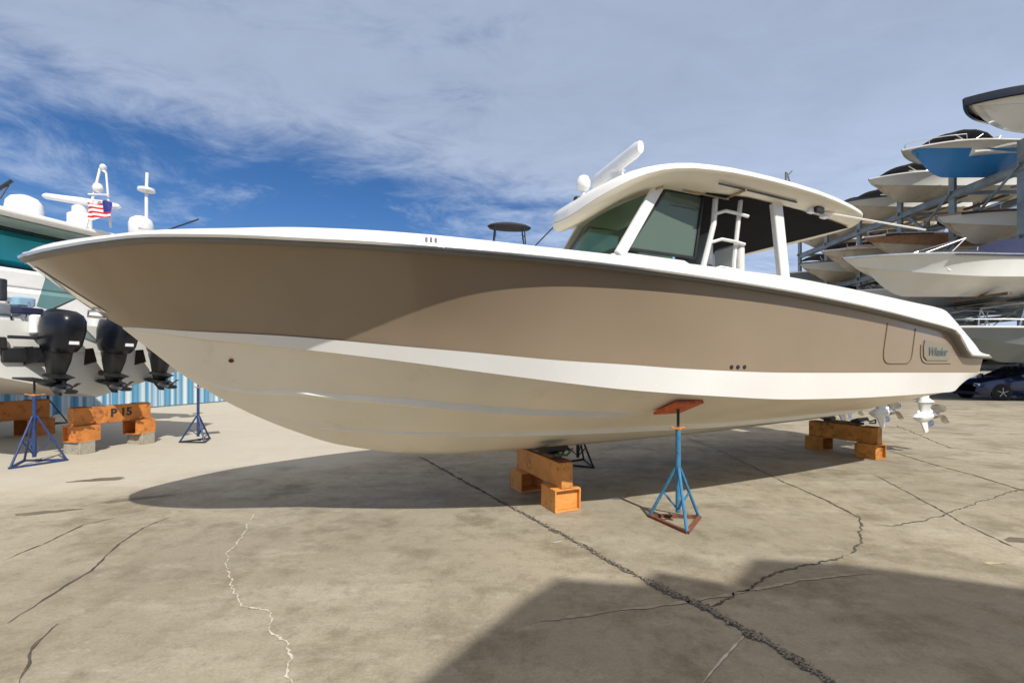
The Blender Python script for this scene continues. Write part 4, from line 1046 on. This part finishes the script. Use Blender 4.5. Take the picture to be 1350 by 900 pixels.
crack(G((335,675),(325,700),(302,728),(300,752),(310,778),(325,800),(350,806),(358,830)), .008, sealm, .012, step=.015, wvar=.95)
crack(G((356,828),(378,850),(380,880),(384,905)), .009, sealm, .009, step=.015, wvar=.9)
crack(G((315,798),(335,803)), .012, sealm, .01)
crack(G((985,834),(960,860),(925,900)), .010, sealm, .003)
crack(G((1150,756),(1050,765),(950,785),(850,800),(700,820)), .022, mat('faint_pale_line', (.33,.295,.23), .9, var=.2, scale=15), .006)
def stain(c, rx, ry, rz, m, name='ground_stain', z=.003):
    n = 40; pts = []
    ph = grd.uniform(0, 6)
    for k in range(n):
        a = 2*math.pi*k/n; r = 1+.16*math.sin(3*a+ph)+.10*math.sin(7*a+ph*2)+grd.uniform(-.06,.06)
        x, y = rx*r*math.cos(a), ry*r*math.sin(a); pts.append((c[0]+x*math.cos(rz)-y*math.sin(rz), c[1]+x*math.sin(rz)+y*math.cos(rz), z))
    o = MB().add(pts, [tuple(range(n))]).build(name, m, None, flat=True); tag(o, kind='structure')
dk = mat('damp_stain', (.15,.125,.09), .6, var=.25, scale=5)
for c, rx, ry, rz in ((gpt(132,632),.28,.09,.3), (gpt(60,675),.26,.05,.35), (gpt(1345,712),.12,.06,0), (gpt(180,657),.3,.06,.5)): stain(c, rx, ry, rz, dk)
ye = mat('yellowed_patch', (.36,.325,.20), .8, var=.2, scale=8); stain(gpt(1310,742), .08,.02,.1, ye)
pa = mat('pale_patch', (.44,.41,.34), .85, var=.2, scale=8)
stain(gpt(735,714), .06, .012, .4, pa)
# loose gravel along the expansion joint
gv = MB(); A = G((650,655),(745,707),(850,764),(930,801),(985,832),(1040,864),(1100,902))
for k in range(520):
    i = grd.choices(range(len(A)-1), weights=[1,1.2,2,2,2,1.5])[0]; u = grd.random(); x = A[i][0]+(A[i+1][0]-A[i][0])*u+grd.gauss(0,.016); y = A[i][1]+(A[i+1][1]-A[i][1])*u+grd.gauss(0,.016)
    r = grd.uniform(.003,.009); rot = Matrix.Rotation(grd.uniform(0,6), 3, 'Z')
    gv.box((x, y, r*.5+.004), (r*2*grd.uniform(.6,1.3), r*1.6, r), rot)
o = gv.build('gravel', mat('joint_gravel', (.23,.205,.165), .95, var=.5, scale=80), None, flat=True); tag(o, kind='stuff')

# ------------------------------------------------------------------ light
shx, shy = -.395, .842        # ground displacement of a shadow per metre of height
sun_dir = Vector((-shx, -shy, 1)).normalized()
elev = math.asin(sun_dir.z)
sl = bpy.data.lights.new('sun', 'SUN'); so = bpy.data.objects.new('sun', sl); col.objects.link(so)
sl.energy = 5.0; sl.angle = R(.55); sl.color = (1, .95, .86)
so.rotation_euler = sun_dir.to_track_quat('Z', 'Y').to_euler(); so.location = (3,-6,12)

w = bpy.data.worlds.new('World'); scn.world = w; w.use_nodes = True
nt = w.node_tree; N = nt.nodes; L = nt.links; bg = N['Background']
sky = N.new('ShaderNodeTexSky'); sky.sky_type = 'NISHITA'; sky.sun_disc = False
sky.sun_elevation = elev; sky.sun_rotation = math.atan2(sun_dir.x, sun_dir.y); sky.air_density = 1.0; sky.dust_density = .4; sky.ozone_density = 2.5
STR = .10
tc = N.new('ShaderNodeTexCoord'); nm = N.new('ShaderNodeVectorMath'); nm.operation = 'NORMALIZE'; L.new(tc.outputs['Generated'], nm.inputs[0])
sp = N.new('ShaderNodeSeparateXYZ'); L.new(nm.outputs[0], sp.inputs[0])
def m2(op, a, b=None, c=None, cl=False):
    n = N.new('ShaderNodeMath'); n.operation = op; n.use_clamp = cl
    for i, v in enumerate((a, b, c)):
        if v is None: continue
        if isinstance(v, (int, float)): n.inputs[i].default_value = v
        else: L.new(v, n.inputs[i])
    return n.outputs[0]
def mr(x, a, b, c, d):
    r = N.new('ShaderNodeMapRange'); r.interpolation_type = 'SMOOTHSTEP'; L.new(x, r.inputs[0])
    for i, v in enumerate((a, b, c, d)): r.inputs[i+1].default_value = v
    return r.outputs[0]
zz = m2('ADD', m2('MAXIMUM', sp.outputs[2], 0.0), .12)
cv = N.new('ShaderNodeCombineXYZ'); L.new(m2('DIVIDE', sp.outputs[0], zz), cv.inputs[0]); L.new(m2('DIVIDE', sp.outputs[1], zz), cv.inputs[1])
def noise(scale, det, ro, vec, rot=0, st=(1,1,1), loc=(0,0,0), dist=0):
    mp = N.new('ShaderNodeMapping'); mp.inputs['Scale'].default_value = st; mp.inputs['Rotation'].default_value = (0,0,rot); mp.inputs['Location'].default_value = loc
    L.new(vec, mp.inputs[0]); n = N.new('ShaderNodeTexNoise'); n.inputs['Scale'].default_value = scale; n.inputs['Detail'].default_value = det; n.inputs['Roughness'].default_value = ro; n.inputs['Distortion'].default_value = dist
    L.new(mp.outputs[0], n.inputs['Vector']); return n.outputs['Fac']
n1 = noise(1.0, 10, .62, cv.outputs[0], .45, (.75,1.7,1), (9.3,4.2,0), .4)
n2 = noise(3.2, 12, .66, cv.outputs[0], -.4, (1,1.6,1), (1,5,0), .5)
n3 = noise(.45, 4, .5, cv.outputs[0], 0, (1,1,1), (7,2,0))
# coverage rises overhead and to the east, with an open blue gap low in the west
el = m2('ARCSINE', sp.outputs[2]); az = m2('ARCTAN2', sp.outputs[0], sp.outputs[1])
gx = m2('DIVIDE', m2('SUBTRACT', az, -.50), .50); ge = m2('DIVIDE', m2('SUBTRACT', el, .30), .13)
gap = m2('EXPONENT', m2('MULTIPLY', m2('ADD', m2('MULTIPLY', gx, gx), m2('MULTIPLY', ge, ge)), -1))
cover = m2('ADD', mr(el, .22, .50, .02, .38), mr(az, -.5, .75, -.05, .24))
cover = m2('SUBTRACT', cover, m2('MULTIPLY', gap, .46))
f = m2('ADD', m2('ADD', m2('MULTIPLY', n1, .9), m2('MULTIPLY', n2, .62)), m2('ADD', cover, m2('MULTIPLY', n3, .2)))
fac0 = mr(f, .72, 1.20, 0.02, .93)
ae = N.new('ShaderNodeCombineXYZ'); L.new(az, ae.inputs[0]); L.new(el, ae.inputs[1])
w1 = noise(2.2, 12, .68, ae.outputs[0], .42, (1.0,2.8,1), (4.3,.7,0), .8)
w2 = noise(9, 8, .7, ae.outputs[0], .42, (1.0,2.2,1), (1.3,2.7,0), .5)
wisp = mr(m2('ADD', m2('MULTIPLY', w1, .75), m2('MULTIPLY', w2, .30)), .545, .74, 0, .66)
fac = m2('SUBTRACT', 1.0, m2('MULTIPLY', m2('SUBTRACT', 1.0, fac0), m2('SUBTRACT', 1.0, wisp)))
hz_ = mr(el, .02, .26, .50, 0)
fac = m2('SUBTRACT', 1.0, m2('MULTIPLY', m2('SUBTRACT', 1.0, fac), m2('SUBTRACT', 1.0, hz_)))
shade = mr(n2, .3, .7, .96, 1.04)
cc = N.new('ShaderNodeMix'); cc.data_type = 'RGBA'; L.new(mr(el, .22, .55, 0, 1), cc.inputs[0])
cc.inputs[6].default_value = (.53/STR,.64/STR,.85/STR,1); cc.inputs[7].default_value = (.40/STR,.475/STR,.63/STR,1)
cw = N.new('ShaderNodeMix'); cw.data_type = 'RGBA'; L.new(mr(el, .72, 1.1, 0, 1), cw.inputs[0]); L.new(cc.outputs[2], cw.inputs[6]); cw.inputs[7].default_value = (.56/STR,.49/STR,.42/STR,1)  # warm overhead tone, outside the view, added to warm the shadows
cs = N.new('ShaderNodeVectorMath'); cs.operation = 'SCALE'; L.new(cw.outputs[2], cs.inputs[0]); L.new(m2('MULTIPLY', shade, mr(el, .75, 1.35, 1.0, 2.0)), cs.inputs['Scale'])  # overhead brightness boosted, also out of view, to fill the shadows
hs = N.new('ShaderNodeHueSaturation'); hs.inputs['Saturation'].default_value = 1.35; hs.inputs['Value'].default_value = .88; L.new(sky.outputs[0], hs.inputs['Color'])
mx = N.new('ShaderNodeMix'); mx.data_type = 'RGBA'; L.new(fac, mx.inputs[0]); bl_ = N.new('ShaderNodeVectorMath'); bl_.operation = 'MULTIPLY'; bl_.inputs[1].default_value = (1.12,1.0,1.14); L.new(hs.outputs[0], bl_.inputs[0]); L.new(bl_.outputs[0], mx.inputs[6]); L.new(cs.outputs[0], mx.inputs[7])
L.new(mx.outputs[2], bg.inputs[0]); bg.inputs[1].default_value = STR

scn.render.engine = 'CYCLES'
vs = scn.view_settings; vs.view_transform = 'Standard'; vs.look = 'None'; vs.gamma = 1; vs.exposure = 0.0; vs.use_curve_mapping = False
scn.cycles.max_bounces = 8; scn.cycles.transparent_max_bounces = 12
scn.render.resolution_x = 1024; scn.render.resolution_y = 682
